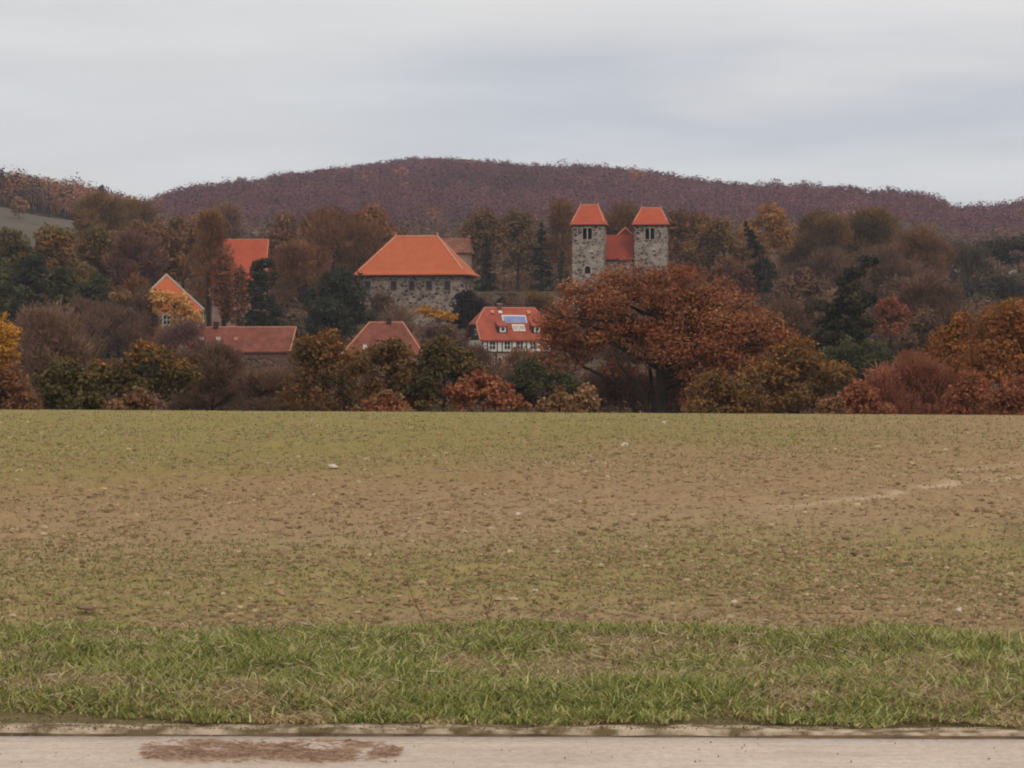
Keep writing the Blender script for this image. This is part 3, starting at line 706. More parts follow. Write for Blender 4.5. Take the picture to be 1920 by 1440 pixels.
m.poly([(-2.9, .6, zr), (2.6, .6, zr), (2.6, 4, zr - 2.5), (-2.9, 4, zr - 2.5)])
m.poly([(-2.9, -4.0, ze), (-2.9, .6, zr), (-2.9, 4, zr - 2.5), (-2.9, 4, ze)]); m.poly([(2.6, -4.0, ze), (2.6, 4, ze), (2.6, 4, zr - 2.5), (2.6, .6, zr)])
m.build('roof', ROOF_N, b)
za = zrel(b, 427); zn = zrel(b, 446); ax = .95   # gabled main roof just behind, apex right of the middle
m = MB()
m.poly([(ax - 5.5, .9, zn - 3.6), (ax + 5.5, .9, zn - 3.6), (ax, .9, za)])
for s_ in (-1, 1):
    m.poly([(ax, .9, za), (ax + s_ * 5.5, .9, zn - 3.6), (ax + s_ * 5.5, 18, zn - 3.6), (ax, 18, za)][::s_])
m.poly([(ax - 5.5, 18, zn - 3.6), (ax, 18, za), (ax + 5.5, 18, zn - 3.6)]); m.poly([(ax - 5.5, .9, zn - 3.6), (ax - 5.5, 18, zn - 3.6), (ax + 5.5, 18, zn - 3.6), (ax + 5.5, .9, zn - 3.6)])
rf = m.build('gable_roof', ROOF_N, b)
ridge_bars(rf, [((ax, .8, za + .05), (ax + 1.7, .8, za - 1.55)), ((ax, .8, za + .05), (ax - 3.6, .8, za - 3.25))], .14)

# --- half-timbered house with solar panel
Y3 = 440; k = Y3 / F
b = place(955, Y3, R(15), 'half_timbered_house', 'half-timbered house with half-hipped red roof, dormers and solar panel', 'house', sink=.4)
ze, zr = zrel(b, 638), zrel(b, 577); HL, HW = 10.6, 8.6; ov = .5
x0, x1 = -HL / 2, HL / 2; D = HW / 2
zf = zrel(b, 662)      # floor line between plaster ground floor and timbered upper storey
gh = [(-3.4, -2.4, zf - 2.0, zf - .7), (-.8, .2, zf - 2.0, zf - .7), (2.0, 3.0, zf - 2.0, zf - .7)]
m = MB(); wall_block(m, x0, x1, -D, D, -1.5, zf, gh, .3); gwall = m.build('plaster_wall', PINK, b)
for h in gh: window(b, h, -D, .15, fw=.1, frame=WHITE, bars=True)
uh = [(x, x + .85, zf + .55, ze - .25) for x in (-4.2, -1.9, .1, 2.1, 3.9)]
m = MB(); wall_block(m, x0 - .1, x1 + .1, -D - .1, D + .1, zf + .002, ze, uh, .25); m.build('timbered_wall', WHITE, b)
for h in uh: window(b, h, -D - .1, .12, fw=.09, frame=WHITE, bars=True, pane=DARK)
m = MB(); yf = -D - .14
for z in (zf + .12, ze - .1): m.box(x0 - .12, x1 + .12, yf, -D - .102, z - .1, z + .1)
xx = x0 - .1
for i in range(15):
    xx = x0 - .02 + i * (HL / 14)
    if not any(h[0] - .1 < xx < h[1] + .1 for h in uh): m.box(xx - .09, xx + .09, yf - .004, -D - .102, zf + .22, ze - .2)
m.build('timber_frame', WOODD, b)
# roof: main slopes with half hips at both ends
c_ = 1.9; zh = zr - 2.45; dh = (D + ov) * (zr - zh) / (zr - ze)
def roofpoly(s_):   # front (-1) or back (1) slope
    P = [(x0 - ov, s_ * (D + ov), ze), (x1 + ov, s_ * (D + ov), ze), (x1 + ov, s_ * dh, zh), (x1 + ov - c_, 0, zr), (x0 - ov + c_, 0, zr), (x0 - ov, s_ * dh, zh)]
    return P
t = .22; m = MB()
for s_ in (-1, 1):
    P = roofpoly(s_); m.poly(P[::-s_]); Q = [(x, y * .985, z - t) for x, y, z in P]; m.poly(Q[::s_])
    for i in range(len(P)): m.poly([P[i], P[(i + 1) % 6], Q[(i + 1) % 6], Q[i]][::-s_])
for s_, xe in ((-1, x0 - ov), (1, x1 + ov)):
    xr = xe - s_ * c_; m.poly([(xe, -dh, zh), (xe, dh, zh), (xr, 0, zr)][::s_]); m.poly([(xe, -dh, zh - .15), (xr, 0, zr - .3), (xe, dh, zh - .15)][::s_]); m.poly([(xe, -dh, zh), (xe, -dh, zh - .15), (xe, dh, zh - .15), (xe, dh, zh)])
rf = m.build('roof', ROOF_H, b)
ridge_bars(rf, [((x0 - ov + c_, 0, zr), (x1 + ov - c_, 0, zr)), ((x0 - ov, -dh, zh), (x0 - ov + c_, 0, zr)), ((x1 + ov, -dh, zh), (x1 + ov - c_, 0, zr)), ((x0 - ov, -dh, zh), (x0 - ov, -D - ov, ze))], .09)
for s_, xe in ((-1, x0 - .05), (1, x1 + .05)):
    gp = MB(); gp.poly([(xe, -D - .1, ze), (xe, D + .1, ze), (xe, dh - .1, zh), (xe, -dh + .1, zh)][::s_]); gp.build('gable_cladding', WOODD, b)
m = MB(); m.box(x0 - .10, x0 - .06, -1.1, .1, ze + .75, ze + 1.7); f = m.build('gable_window', WHITE, b); m = MB(); m.box(x0 - .13, x0 - .105, -.9, -.1, ze + .9, ze + 1.55); m.build('pane', GLASS, f)
sl = math.atan2(zr - ze, D + ov)                      # roof pitch; panels and skylights lie on it
def on_roof(x, py): 
    z = zrel(b, py); return Vector((x, -(D + ov) * (zr - z) / (zr - ze), z))
nrm = Vector((0, -math.sin(sl), math.cos(sl))); upv = Vector((0, math.cos(sl), math.sin(sl)))
def slab(name, xa, xb, pyt, pyb, th, mat, parent, lift=.02):
    A = on_roof(xa, pyb) + nrm * lift; B = on_roof(xb, pyb) + nrm * lift; C = on_roof(xb, pyt) + nrm * lift; Dd = on_roof(xa, pyt) + nrm * lift
    T = [p + nrm * th for p in (A, B, C, Dd)]; m = MB(); m.poly(T); m.poly([Dd, C, B, A]); Bt = [A, B, C, Dd]
    for i in range(4): m.poly([Bt[i], Bt[(i + 1) % 4], T[(i + 1) % 4], T[i]])
    return m.build(name, mat, parent)
sx = lambda px: (px - 955) * k / math.cos(R(15))
fr = slab('solar_panel', sx(936), sx(981), 592, 606, .10, WHITE, rf); slab('panel_glass', sx(938.5), sx(979), 594.5, 605.3, .04, PANEL, fr, .125)
fr = slab('skylight', sx(951), sx(962), 609.5, 622, .10, WHITE, rf); slab('pane', sx(952.5), sx(960.5), 612, 620, .02, SURR, fr, .125)
fr = slab('skylight', sx(963), sx(974), 609.5, 622, .10, WHITE, rf); slab('pane', sx(964.5), sx(972.5), 612, 620, .02, SURR, fr, .125)
slab('roof_vent', sx(917), sx(923), 584.5, 589.5, .3, RIDGE, rf); slab('roof_vent', sx(985), sx(991), 584.5, 590.5, .3, RIDGE, rf)
slab('roof_hatch', sx(932), sx(939), 584, 588.5, .15, WHITE, rf)
def dormer(px, w_, name='dormer'):
    xa, xb = sx(px) - w_ / 2, sx(px) + w_ / 2; zb = zrel(b, 625); zt = zrel(b, 611)
    yb = -(D + ov) * (zr - zb) / (zr - ze) ; yk = lambda z: -(D + ov) * (zr - z) / (zr - ze)
    m = MB(); m.box(xa + .1, xb - .1, yb - .05, yk(zt) + .3, zb, zt); d = m.build(name, WOODD, b)
    zk = zrel(b, 600); m = MB(); A = [(xa, yb - .35, zt), (xb, yb - .35, zt), (xb - .15, yk(zk) + .1, zk), (xa + .15, yk(zk) + .1, zk)]; B2 = [(x, y, z - .16) for x, y, z in A]
    m.poly(A); m.poly(B2[::-1])
    for i in range(4): m.poly([A[i], B2[i], B2[(i + 1) % 4], A[(i + 1) % 4]])
    m.build('dormer_roof', ROOF_H, d)
    xm = sx(px) + .05; m = MB(); m.box(xm - .48, xm + .48, yb - .10, yb - .055, zb + .12, zt - .08); f = m.build('dormer_window', WHITE, d)
    m = MB(); m.box(xm - .22, xm + .24, yb - .125, yb - .102, zb + .35, zt - .28); m.build('pane', GLASS, f)
dormer(930, 1.7); dormer(994, 1.7)
m = MB(); cx_ = sx(936); m.box(cx_ - .3, cx_ + .3, -.3, .35, zr - 1, zrel(b, 570.5)); ch = m.build('chimney', BROWNW, rf)
m = MB(); m.box(cx_ - .36, cx_ + .36, -.36, .41, zrel(b, 570.4), zrel(b, 569)); m.build('chimney_cap', SURR, ch)

# --- long low building with red roof, left
Y1 = 420; k = Y1 / F
def gable_building(b, L_, W_, ze, zr, wallm, roofm, holes, ov=.35, side_gable=None, fmat=WHITE):
    a, D = L_ / 2, W_ / 2
    m = MB(); wall_block(m, -a, a, -D, D, -1.5, ze, holes, .35); m.build('wall', wallm, b)
    m = MB()
    for s_ in (-1, 1):
        m = MB(); x = s_ * (a - .02); P = [(x, -D, ze + .002), (x, D, ze + .002), (x, 0, zr - .12)]; m.poly(P[::s_]); m.poly([(q[0] - s_ * .3, q[1], q[2]) for q in P][::-s_]); m.build('gable', side_gable or wallm, b)
    for h in holes: window(b, h, -D, .2, fw=.12, frame=fmat, bars=True)
    t = .2; m = MB(); zl = ze - ov * (zr - ze) / D
    for s_ in (-1, 1):
        P = [(-a - ov, s_ * (D + ov), zl), (a + ov, s_ * (D + ov), zl), (a + ov, 0, zr), (-a - ov, 0, zr)]; Q = [(x, y, z - t) for x, y, z in P]
        m.poly(P[::-s_]); m.poly(Q[::s_])
        for i in (0, 1, 3): m.poly([P[i], P[(i + 1) % 4], Q[(i + 1) % 4], Q[i]][::-s_])
    rf = m.build('roof', roofm, b)
    ridge_bars(rf, [((-a - ov, 0, zr), (a + ov, 0, zr)), ((a + ov, -D - ov, zl), (a + ov, 0, zr))], .08)
    return rf
b = place(459, Y1, R(-9), 'long_farmhouse', 'long low building with weathered red roof left of the dark yew', 'building', sink=.3)
ze, zr = zrel(b, 655), zrel(b, 613)
wx = (468 - 459) * k; rf = gable_building(b, 14.6, 7.4, ze, zr, BROWNW, ROOF_R, [(wx - .5, wx + .4, zrel(b, 694), zrel(b, 678))])
m = MB(); cx_ = (404 - 459) * k; m.box(cx_ - .35, cx_ + .35, -.4, .4, zr - .8, zr + .75); m.build('chimney', EAVE, rf)
for i, px in enumerate((382, 415, 449)):
    m = MB(); cx_ = (px - 459) * k; yy = -2.0; zz = zr - (zr - ze) * 2.0 / 3.7; m.box(cx_ - .28, cx_ + .28, yy - .3, yy + .2, zz - .2, zz + .28); m.build('roof_window', WHITE if i < 2 else RIDGE, rf)
b = place(272, Y1 + 4, R(14), 'shed', 'small orange-brown shed roof at the left end behind bushes', 'shed', sink=.3)
gable_building(b, 4.4, 4, zrel(b, 637), zrel(b, 610), BROWNW, ROOF_R, [(-.4, .4, zrel(b, 655), zrel(b, 645))])

# --- hipped cottage behind the front trees
b = place(724, 400, R(-4), 'hipped_cottage', 'cottage with low hipped dull red roof below the stone hall', 'house', sink=.3)
ze, zr = zrel(b, 667), zrel(b, 604)
hs = [(-3.2, -2.2, ze - 1.7, ze - .5), (.4, 1.4, ze - 1.7, ze - .5), (3, 4, ze - 1.7, ze - .5)]
m = MB(); wall_block(m, -4.9, 4.9, -4, 4, -1.5, ze, hs); m.build('wall', PINK, b)
for h in hs: window(b, h, -4, .2, frame=WHITE, bars=True)
m = MB(); E, p, q = hip_roof(m, 11.3, 9, ze + .005, zr, 4.6); rf = m.build('roof', ROOF_R, b); ridge_bars(rf, [(p, q), (E[0], p), (E[1], q)], .09)
m = MB(); m.box(.1, .75, -.4, .4, zr - .5, zr + .55); m.build('chimney', EAVE, rf)
zz = zrel(b, 652); yy = -4.5 * (zr - zz) / (zr - ze); m = MB(); m.box(-2.75, -2.2, yy - .35, yy + .2, zz - .4, zz + .4); m.build('roof_window', WHITE, rf)

# --- house with the hipped orange roof end, behind the yellow tree
b = place(312, 440, R(9), 'steep_roofed_house', 'house with steep orange roof end and pale ridge behind yellow leaves', 'house', sink=.3)
ze, zr = zrel(b, 582), zrel(b, 515)
hs = [(-3.4, -2.4, ze - 2.2, ze - .8), (-.6, .4, ze - 2.2, ze - .8), (2.4, 3.4, ze - 2.2, ze - .8)]
m = MB(); wall_block(m, -5, 5, -4, 12, -1.5, ze, hs); m.build('wall', PINK, b)
for h in hs: window(b, h, -4, .2, frame=WHITE, bars=True)
z0 = ze + .005; m = MB(); Bq = [(-5.5, -4.5, z0), (5.5, -4.5, z0), (5.5, 12.5, z0), (-5.5, 12.5, z0)]; p, q = (0, -.3, zr), (0, 12.5, zr)
m.poly(Bq[::-1]); m.poly([Bq[0], Bq[1], p]); m.poly([Bq[1], Bq[2], q, p]); m.poly([Bq[3], Bq[0], p, q]); m.poly([Bq[2], Bq[3], q])
rf = m.build('roof', ROOF_O, b); ridge_bars(rf, [(Bq[1], p), (Bq[0], p), (p, q)], .17, SURR)
m = MB(); m.box(5.3, 5.42, -4.6, -4.48, -1, ze - .1); m.build('downpipe', SURR, b)

# --- red-roofed house up the slope, left of the hall
b = place(452, 492, R(-3), 'red_roofed_house', 'house with bright red roof up the slope behind rusty columnar trees', 'house', sink=.3)
ze, zr = zrel(b, 522), zrel(b, 449)
gable_building(b, 8.6, 8.4, ze, zr, PINK, ROOF_T, [(-3.4, -2.3, zrel(b, 536), zrel(b, 526)), (-.5, .6, zrel(b, 536), zrel(b, 526))], .4)
m = MB(); m.box(-4.0, -1.9, -5.0, -4.25, zrel(b, 538.5), zrel(b, 537)); bb = m.build('balcony', SURR, b)

# --- old wall with arch, below the church
b = place(965, 488, R(-3), 'terrace_wall', 'old stone terrace wall with a dark arch right of the hall', 'wall', sink=1)
zt = zrel(b, 549); m = MB(); ac = (947 - 965) * 488 / F; r = 1.7; zs = zrel(b, 572); zb = -1.5
m.box(-7.2, ac - r, -.5, .5, zb, zt); m.box(ac + r, 8.5, -.5, .5, zb, zt); ar = [math.pi * i / 10 for i in range(11)]
for i in range(10):
    xa, xb = ac + r * math.cos(ar[i + 1]), ac + r * math.cos(ar[i]); z1_, z2_ = zs + .8 * r * math.sin(ar[i + 1]), zs + .8 * r * math.sin(ar[i])
    for y_ in (-.5, .5): m.poly([(xa, y_, z1_), (xb, y_, z2_), (xb, y_, zt), (xa, y_, zt)])
    m.poly([(xa, -.5, z1_), (xa, .5, z1_), (xb, .5, z2_), (xb, -.5, z2_)]); m.poly([(xa, -.5, zt), (xb, -.5, zt), (xb, .5, zt), (xa, .5, zt)])
m.build('wall', STONE3, b)
m = MB(); m.box(-7.3, 8.6, -.6, .6, zt + .003, zt + .14); m.build('coping', SURR if False else mat_noise('mossy_coping', (.13, .11, .06), (.26, .21, .14), 2), b)
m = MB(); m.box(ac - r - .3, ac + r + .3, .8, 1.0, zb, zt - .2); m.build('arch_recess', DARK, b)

for px, py, Y, wd, lab in ((1785, 509, 600, 3.2, 'small pale-edged roof showing among dark trees on the right'), (1900, 512, 620, 1.8, 'tiny pale roof among dark trees at the right edge')):
    b = place(px, Y, R(-8), 'hut', lab, 'hut', 'small roofs in the right-hand wood')
    ze, zr = zrel(b, py + 3), zrel(b, py - 6)
    m = MB(); m.box(-wd / 2 + .3, wd / 2 - .3, -1.2, 1.2, -1, ze); m.build('wall', WOODD, b)
    m = MB(); hip_roof(m, wd + .5, 3.2, ze + .003, zr, wd * .6); m.build('roof', mat_noise('grey_roofing', (.15, .14, .125), (.25, .235, .21), 2), b)

# ------------------------------------------------------------------ trees
PAL = {
 'rust':   [(.27, .078, .028), (.33, .105, .035), (.19, .058, .023), (.40, .165, .055), (.23, .088, .034)],
 'orange': [(.30, .12, .030), (.22, .09, .028), (.38, .17, .045), (.17, .075, .028)],
 'red':    [(.22, .082, .042), (.27, .105, .05), (.16, .058, .032), (.32, .15, .07)],
 'brown':  [(.155, .078, .038), (.20, .10, .045), (.12, .062, .032), (.235, .125, .055)],
 'brolive':[(.13, .082, .032), (.18, .105, .038), (.09, .062, .025), (.225, .13, .044)],
 'olive':  [(.075, .068, .026), (.11, .09, .032), (.052, .054, .022), (.15, .11, .035)],
 'green':  [(.042, .052, .024), (.06, .068, .028), (.03, .042, .02), (.10, .09, .034)],
 'yew':    [(.032, .038, .024), (.044, .050, .029), (.025, .030, .020)],
 'tan':    [(.27, .165, .08), (.21, .125, .06), (.34, .22, .11), (.16, .095, .045)],
 'gold':   [(.50, .27, .035), (.42, .21, .03), (.56, .34, .07), (.30, .15, .03)],
 'yellow': [(.60, .36, .10), (.46, .24, .06), (.68, .46, .17), (.28, .14, .04)],
 'purple': [(.15, .082, .066), (.175, .10, .078), (.12, .066, .056)],
 'grey':   [(.20, .135, .09), (.155, .105, .07), (.25, .175, .12)],
 'black':  [(.018, .015, .018), (.028, .022, .024), (.014, .014, .014)],
 'dim':    [(.135, .085, .055), (.165, .105, .066), (.105, .068, .045)],
}
def foliage(lobes, Y, pal, cover=4.2, kind='leafy', seed=0, clumps=None, top=None, cs=1.0):
    """lobes: (cx,cy,cz,rx,ry,rz). returns verts, faces, colours and clump centres"""
    rg = np.random.default_rng(seed + 100); pal = np.array(pal)
    lob = np.array(lobes, float); area = lob[:, 3] * lob[:, 5]; px = Y / 2904.0
    tot = math.pi * area.sum()
    rm = math.sqrt(area.max())
    cr0 = rm * (.25 if kind != 'bare' else .33)
    nc = clumps or int(np.clip(4.6 * tot / (math.pi * cr0 * cr0), 14, 150))
    li = rg.choice(len(lob), nc, p=area / area.sum()); d = unit(rg.normal(size=(nc, 3))); d[:, 2] = np.where(d[:, 2] < -.75, -d[:, 2], d[:, 2])
    rad = (.42 + .58 * rg.random(nc) ** .55) * (.86 + .3 * rg.random(nc))
    cc = lob[li, :3] + d * lob[li, 3:] * rad[:, None] * .84
    cr = cr0 * (.55 + .8 * rg.random(nc))
    bright = .8 + .4 * rg.random(nc); ccol = pal[rg.integers(0, len(pal), nc)] * .6 + pal[rg.integers(0, len(pal), nc)] * .4
    ccol = ccol * bright[:, None]
    s0 = max(.10, 1.55 * px) * cs
    n = int(np.clip(cover * tot / (s0 * s0 * 1.6), 300, 42000))
    k = rg.choice(nc, n, p=cr ** 2 / (cr ** 2).sum()); u = unit(rg.normal(size=(n, 3)))
    rr = np.cbrt(rg.random(n)) * .62 + .38 * rg.random(n)
    off = u * rr[:, None] * cr[k][:, None] * np.array([1.2, 1.2, .8])
    P = cc[k] + off
    nrm = unit(off / cr[k][:, None] * .8 + np.array([0, 0, .5]) + .55 * rg.normal(size=(n, 3)))
    a = unit(np.cross(nrm, rg.normal(size=(n, 3)))); b = np.cross(nrm, a)
    if kind == 'bare':
        # fine twigs fanning out from each clump's root, plus a thin rest of leaves
        root = cc[k] - np.array([0, 0, 1.0]) * cr[k][:, None] * .9
        a = unit(P - root + .35 * cr[k][:, None] * rg.normal(size=(n, 3))); b = unit(np.cross(a, rg.normal(size=(n, 3))))
        s1 = s0 * (1.6 + 2.4 * rg.random(n)); s2 = np.full(n, s0 * .30)
        lf = rg.random(n) < .35; s1[lf] = s0 * .7; s2[lf] = s0 * .6
    else:
        s1 = s0 * (.75 + .7 * rg.random(n)); s2 = s0 * (.5 + .45 * rg.random(n))
    V, Fc = cards(P, a, b, s1, s2)
    col = ccol[k] * (.82 + .36 * rg.random((n, 1)))
    if top is not None:   # the outermost leaves have turned another colour
        lobz = lob[li][k]; q = ((P - lobz[:, :3]) / lobz[:, 3:]); w_ = np.clip((q[:, 2] - .25) * 1.6, 0, 1) * .85
        tc_ = np.array(top)[rg.integers(0, len(top), n)] * (.75 + .5 * rg.random((n, 1))); mk = rg.random(n) < w_; col[mk] = tc_[mk]
    return V, Fc, col, cc, cr
def limbs(mb, H, cc, r0, seed, split=.3, lean=0, nl=14, base=0.0, jit=.06, lowz=.0, stems=0):
    rd = random.Random(seed); pts = []; n = 6
    for i in range(n + 1):
        t = i / n; pts.append(Vector((lean * t * H + rd.uniform(-1, 1) * jit * H * .3 * t, rd.uniform(-1, 1) * jit * H * .3 * t, base + (H * .78 - base) * t)))
    rr = [r0 * (1.25 if i == 0 else 1 - .8 * i / n) for i in range(n + 1)]
    for q in range(stems):
        an = q * 2 * math.pi / stems + .4; e = Vector((math.cos(an) * H * .55, math.sin(an) * H * .25, H * (.62 + .1 * rd.random()))); b0 = Vector((math.cos(an) * r0 * .5, math.sin(an) * r0 * .5, base))
        P_ = [b0, b0 + Vector((e.x * .10, e.y * .1, H * .2)), b0 + Vector((e.x * .38, e.y * .4, H * .38)), b0 + Vector((e.x * .72, e.y * .7, H * .5)), e]
        P_ = [P_[0]] + [v + Vector((rd.uniform(-.25, .25), 0, rd.uniform(-.2, .2))) for v in P_[1:]]; tube(mb, P_, [r0 * .5, r0 * .36, r0 * .26, r0 * .15, r0 * .05], 6)
    tube(mb, pts, rr, 8)
    idx = list(range(len(cc))); rd.shuffle(idx)
    idx = [j for j in idx if cc[j][2] > lowz * H]
    for j in idx[:nl]:
        c = Vector(cc[j]); tz = max(split * H, min(c.z - .25 * (abs(c.x) + abs(c.y)), .72 * H)); f = (tz - base) / (H * .78 - base); f = min(max(f, .05), .98); q = f * n; i0 = int(q)
        s = pts[i0].lerp(pts[min(i0 + 1, n)], q - i0); d = c - s
        mid = s + d * .45 + Vector((rd.uniform(-.1, .1), rd.uniform(-.1, .1), rd.uniform(.0, .16))) * d.length
        m2 = s + d * .75 + Vector((rd.uniform(-.08, .08), rd.uniform(-.08, .08), rd.uniform(.0, .1))) * d.length
        r = r0 * (.42 * (1 - f) + .16); tube(mb, [s, mid, m2, c], [r, r * .62, r * .38, r * .12], 5)
        for _ in range(2):
            e = c + Vector((rd.uniform(-1, 1), rd.uniform(-1, 1), rd.uniform(-.2, .9))) * d.length * .3; tube(mb, [m2, (m2 + e) / 2 + Vector((0, 0, .05 * d.length)), e], [r * .3, r * .2, r * .06], 4)
SEED = [0]
def tree(name, x0, x1, ytop, Y, kind, pal, label, cat='tree', yb=None, top=None, cover=None, lobes=None, r0=None, group=None, trunkx=None, nl=14, bark=None, cs=1.0, clumps=None, split=.28, lean=0, lowz=.3, stems=0):
    SEED[0] += 1; sd = SEED[0]; k = Y / F; xc = trunkx or (x0 + x1) / 2
    X = (xc - 960) * k; zb = gz(X, Y); ztop = at(960, ytop, Y).z; H = ztop - zb
    root = empty(name, (X, Y, zb)); tag(root, label, cat, group or GROUP[0])
    if yb is None: bot = .0 if cat in ('bush', 'shrub') else .16 * H
    else: bot = max(at(960, yb, Y).z - zb, .0)
    if lobes:
        LB = [((a - xc) * k, dy, at(960, b_, Y).z - zb, rx * k, rx * k * .8, rz * k) for a, b_, rx, rz, dy in lobes]
    else:
        rd = random.Random(sd); wx = (x1 - x0) / 2 * k * 1.1; cx = ((x0 + x1) / 2 - xc) * k; cz = (H + bot) / 2; rz = (H - bot) / 2
        LB = [(cx, 0, cz, wx * .88, wx * .8, rz * .92)]
        if kind != 'conifer':
            for q in range(7):
                an = math.radians(rd.uniform(-25, 205)) if q else math.pi / 2 + rd.uniform(-.4, .4); sr = rd.uniform(.28, .5); dd = 1.06 - sr
                LB.append((cx + wx * dd * math.cos(an), rd.uniform(-.45, .45) * wx, cz + rz * dd * math.sin(an), wx * sr, wx * sr, rz * sr))
    P = [tuple(np.array(c_) * np.array((1.27, 1.13, 1.10))) for c_ in (PAL[pal] if isinstance(pal, str) else pal)]
    if kind == 'conifer':
        rg = np.random.default_rng(sd); wx = (x1 - x0) / 2 * k; pxm = Y / 2904; s0 = max(.12, 1.5 * pxm)
        nb = 95; t = rg.random(nb) ** .8; ang = rg.random(nb) * 2 * np.pi; zt = bot + (H - bot) * t; rr = wx * (1 - t) ** .85 * (.7 + .5 * rg.random(nb)) + .15
        n = int(min(30000, 5.5 * wx * (H - bot) / (s0 * s0))); bi = rg.choice(nb, n, p=(rr + .3) / (rr + .3).sum()); f = rg.random(n) ** .7
        Pt = np.stack([np.cos(ang[bi]) * rr[bi] * f, np.sin(ang[bi]) * rr[bi] * f, zt[bi] - .28 * rr[bi] * f + .1 * rr[bi] * f ** 3], 1) + rg.normal(size=(n, 3)) * np.array([.13, .13, .09]) * (rr[bi] * .8 + .3)[:, None]
        Pt[:, 0] += lean * Pt[:, 2]
        a = unit(np.stack([np.cos(ang[bi]), np.sin(ang[bi]), np.full(n, -.35)], 1) + .5 * rg.normal(size=(n, 3))); b = unit(np.cross(a, np.array([0, 0, 1.0]) + .4 * rg.normal(size=(n, 3))))
        V, Fc = cards(Pt, a, b, s0 * (.9 + rg.random(n)), s0 * .5 * (.6 + .6 * rg.random(n)))
        pa = np.array(P); col = pa[rg.integers(0, len(pa), n)] * (.7 + .6 * rg.random((nb, 1)))[bi]
        mb = MB(); tube(mb, [(0, 0, -.4), (lean * H * .5, 0, H * .5), (lean * H * .97, 0, H * .97)], [r0 or .028 * H, .016 * H, .003 * H], 7); mb.build('trunk', BARK, root)
        np_mesh('crown', V, Fc, LEAF, col, parent=root); return root
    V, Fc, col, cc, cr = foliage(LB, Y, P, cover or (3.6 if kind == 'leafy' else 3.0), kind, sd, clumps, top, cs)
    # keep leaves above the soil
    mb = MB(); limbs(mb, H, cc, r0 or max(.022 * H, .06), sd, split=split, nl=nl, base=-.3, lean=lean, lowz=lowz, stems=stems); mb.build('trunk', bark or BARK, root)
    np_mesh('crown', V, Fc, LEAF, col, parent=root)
    return root
GROUP = ['trees and bushes along the far edge of the field']

# front row, just beyond the crest of the field
tree('golden_tree', -60, 34, 588, 180, 'leafy', 'gold', 'golden yellow tree cut by the left edge of the picture', yb=722)
tree('brown_bush', -50, 72, 690, 158, 'leafy', 'brown', 'low brown bush under the golden tree, at the left edge', 'bush')
tree('bare_tree', 14, 165, 572, 226, 'bare', 'grey', 'pale greyish bare tree right of the golden tree', cover=3.4)
tree('oak_tree', 158, 366, 648, 172, 'leafy', 'olive', 'round dark oak with orange top, left of the long low building', top=PAL['orange'], trunkx=262, yb=775, r0=.3, cs=1.25)
tree('dark_bush', 66, 196, 672, 168, 'leafy', 'olive', 'dark olive bush left of the round orange-topped oak', 'bush', cs=1.2)
tree('pink_bush', 226, 296, 728, 150, 'leafy', 'brown', 'small pinkish brown bush at the foot of the round oak', 'bush', top=PAL['tan'])
tree('low_bush', 176, 246, 752, 140, 'leafy', 'tan', 'lowest tan bush peeping over the crest left of the round oak', 'bush')
tree('bare_thicket', 322, 470, 645, 210, 'bare', 'dim', 'dim brown bare thicket right of the round oak', 'bush', cover=3.6)
tree('bare_thicket', 440, 585, 692, 205, 'bare', 'dim', 'dim bare thicket below the white window of the long building', 'bush', cover=3.6)
tree('brown_tree', 536, 690, 622, 182, 'leafy', 'brolive', 'orange-brown tree in front of the dark yew', top=PAL['orange'], cs=1.2)
tree('olive_tree', 655, 800, 640, 178, 'leafy', 'brolive', 'brownish tree in front of the hipped cottage', top=PAL['brolive'], cs=1.2)
tree('olive_tree', 760, 905, 632, 176, 'leafy', 'olive', 'dark olive tree between the cottage and the half-timbered house', top=PAL['brolive'], cs=1.2)
tree('rust_bush', 664, 762, 733, 142, 'leafy', 'red', 'small rusty bush on the crest below the hipped cottage', 'bush', top=PAL['tan'])
tree('red_bush', 822, 992, 690, 150, 'leafy', 'red', 'reddish orange bush on the crest below the half-timbered house', 'bush', cs=1.15, lobes=[(900, 730, 62, 38, 0), (860, 748, 40, 28, -.5), (950, 755, 44, 24, -.6)])
tree('green_bush', 950, 1085, 668, 212, 'leafy', 'green', 'dark green bush between the reddish bush and the big oak', 'bush')
tree('tan_bush', 1012, 1078, 726, 150, 'leafy', 'tan', 'left half of the pale tan pair of bushes under the oak', 'bush', top=PAL['brown'])
tree('tan_bush', 1072, 1126, 722, 147, 'leafy', 'tan', 'right half of the pale tan pair of bushes under the oak', 'bush')
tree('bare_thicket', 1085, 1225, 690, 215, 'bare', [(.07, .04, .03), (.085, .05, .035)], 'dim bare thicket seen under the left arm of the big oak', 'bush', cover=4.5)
tree('bare_thicket', 1205, 1345, 680, 212, 'bare', [(.06, .035, .026), (.075, .042, .03)], 'dark thicket behind the trunk of the big oak', 'bush', cover=4.5)
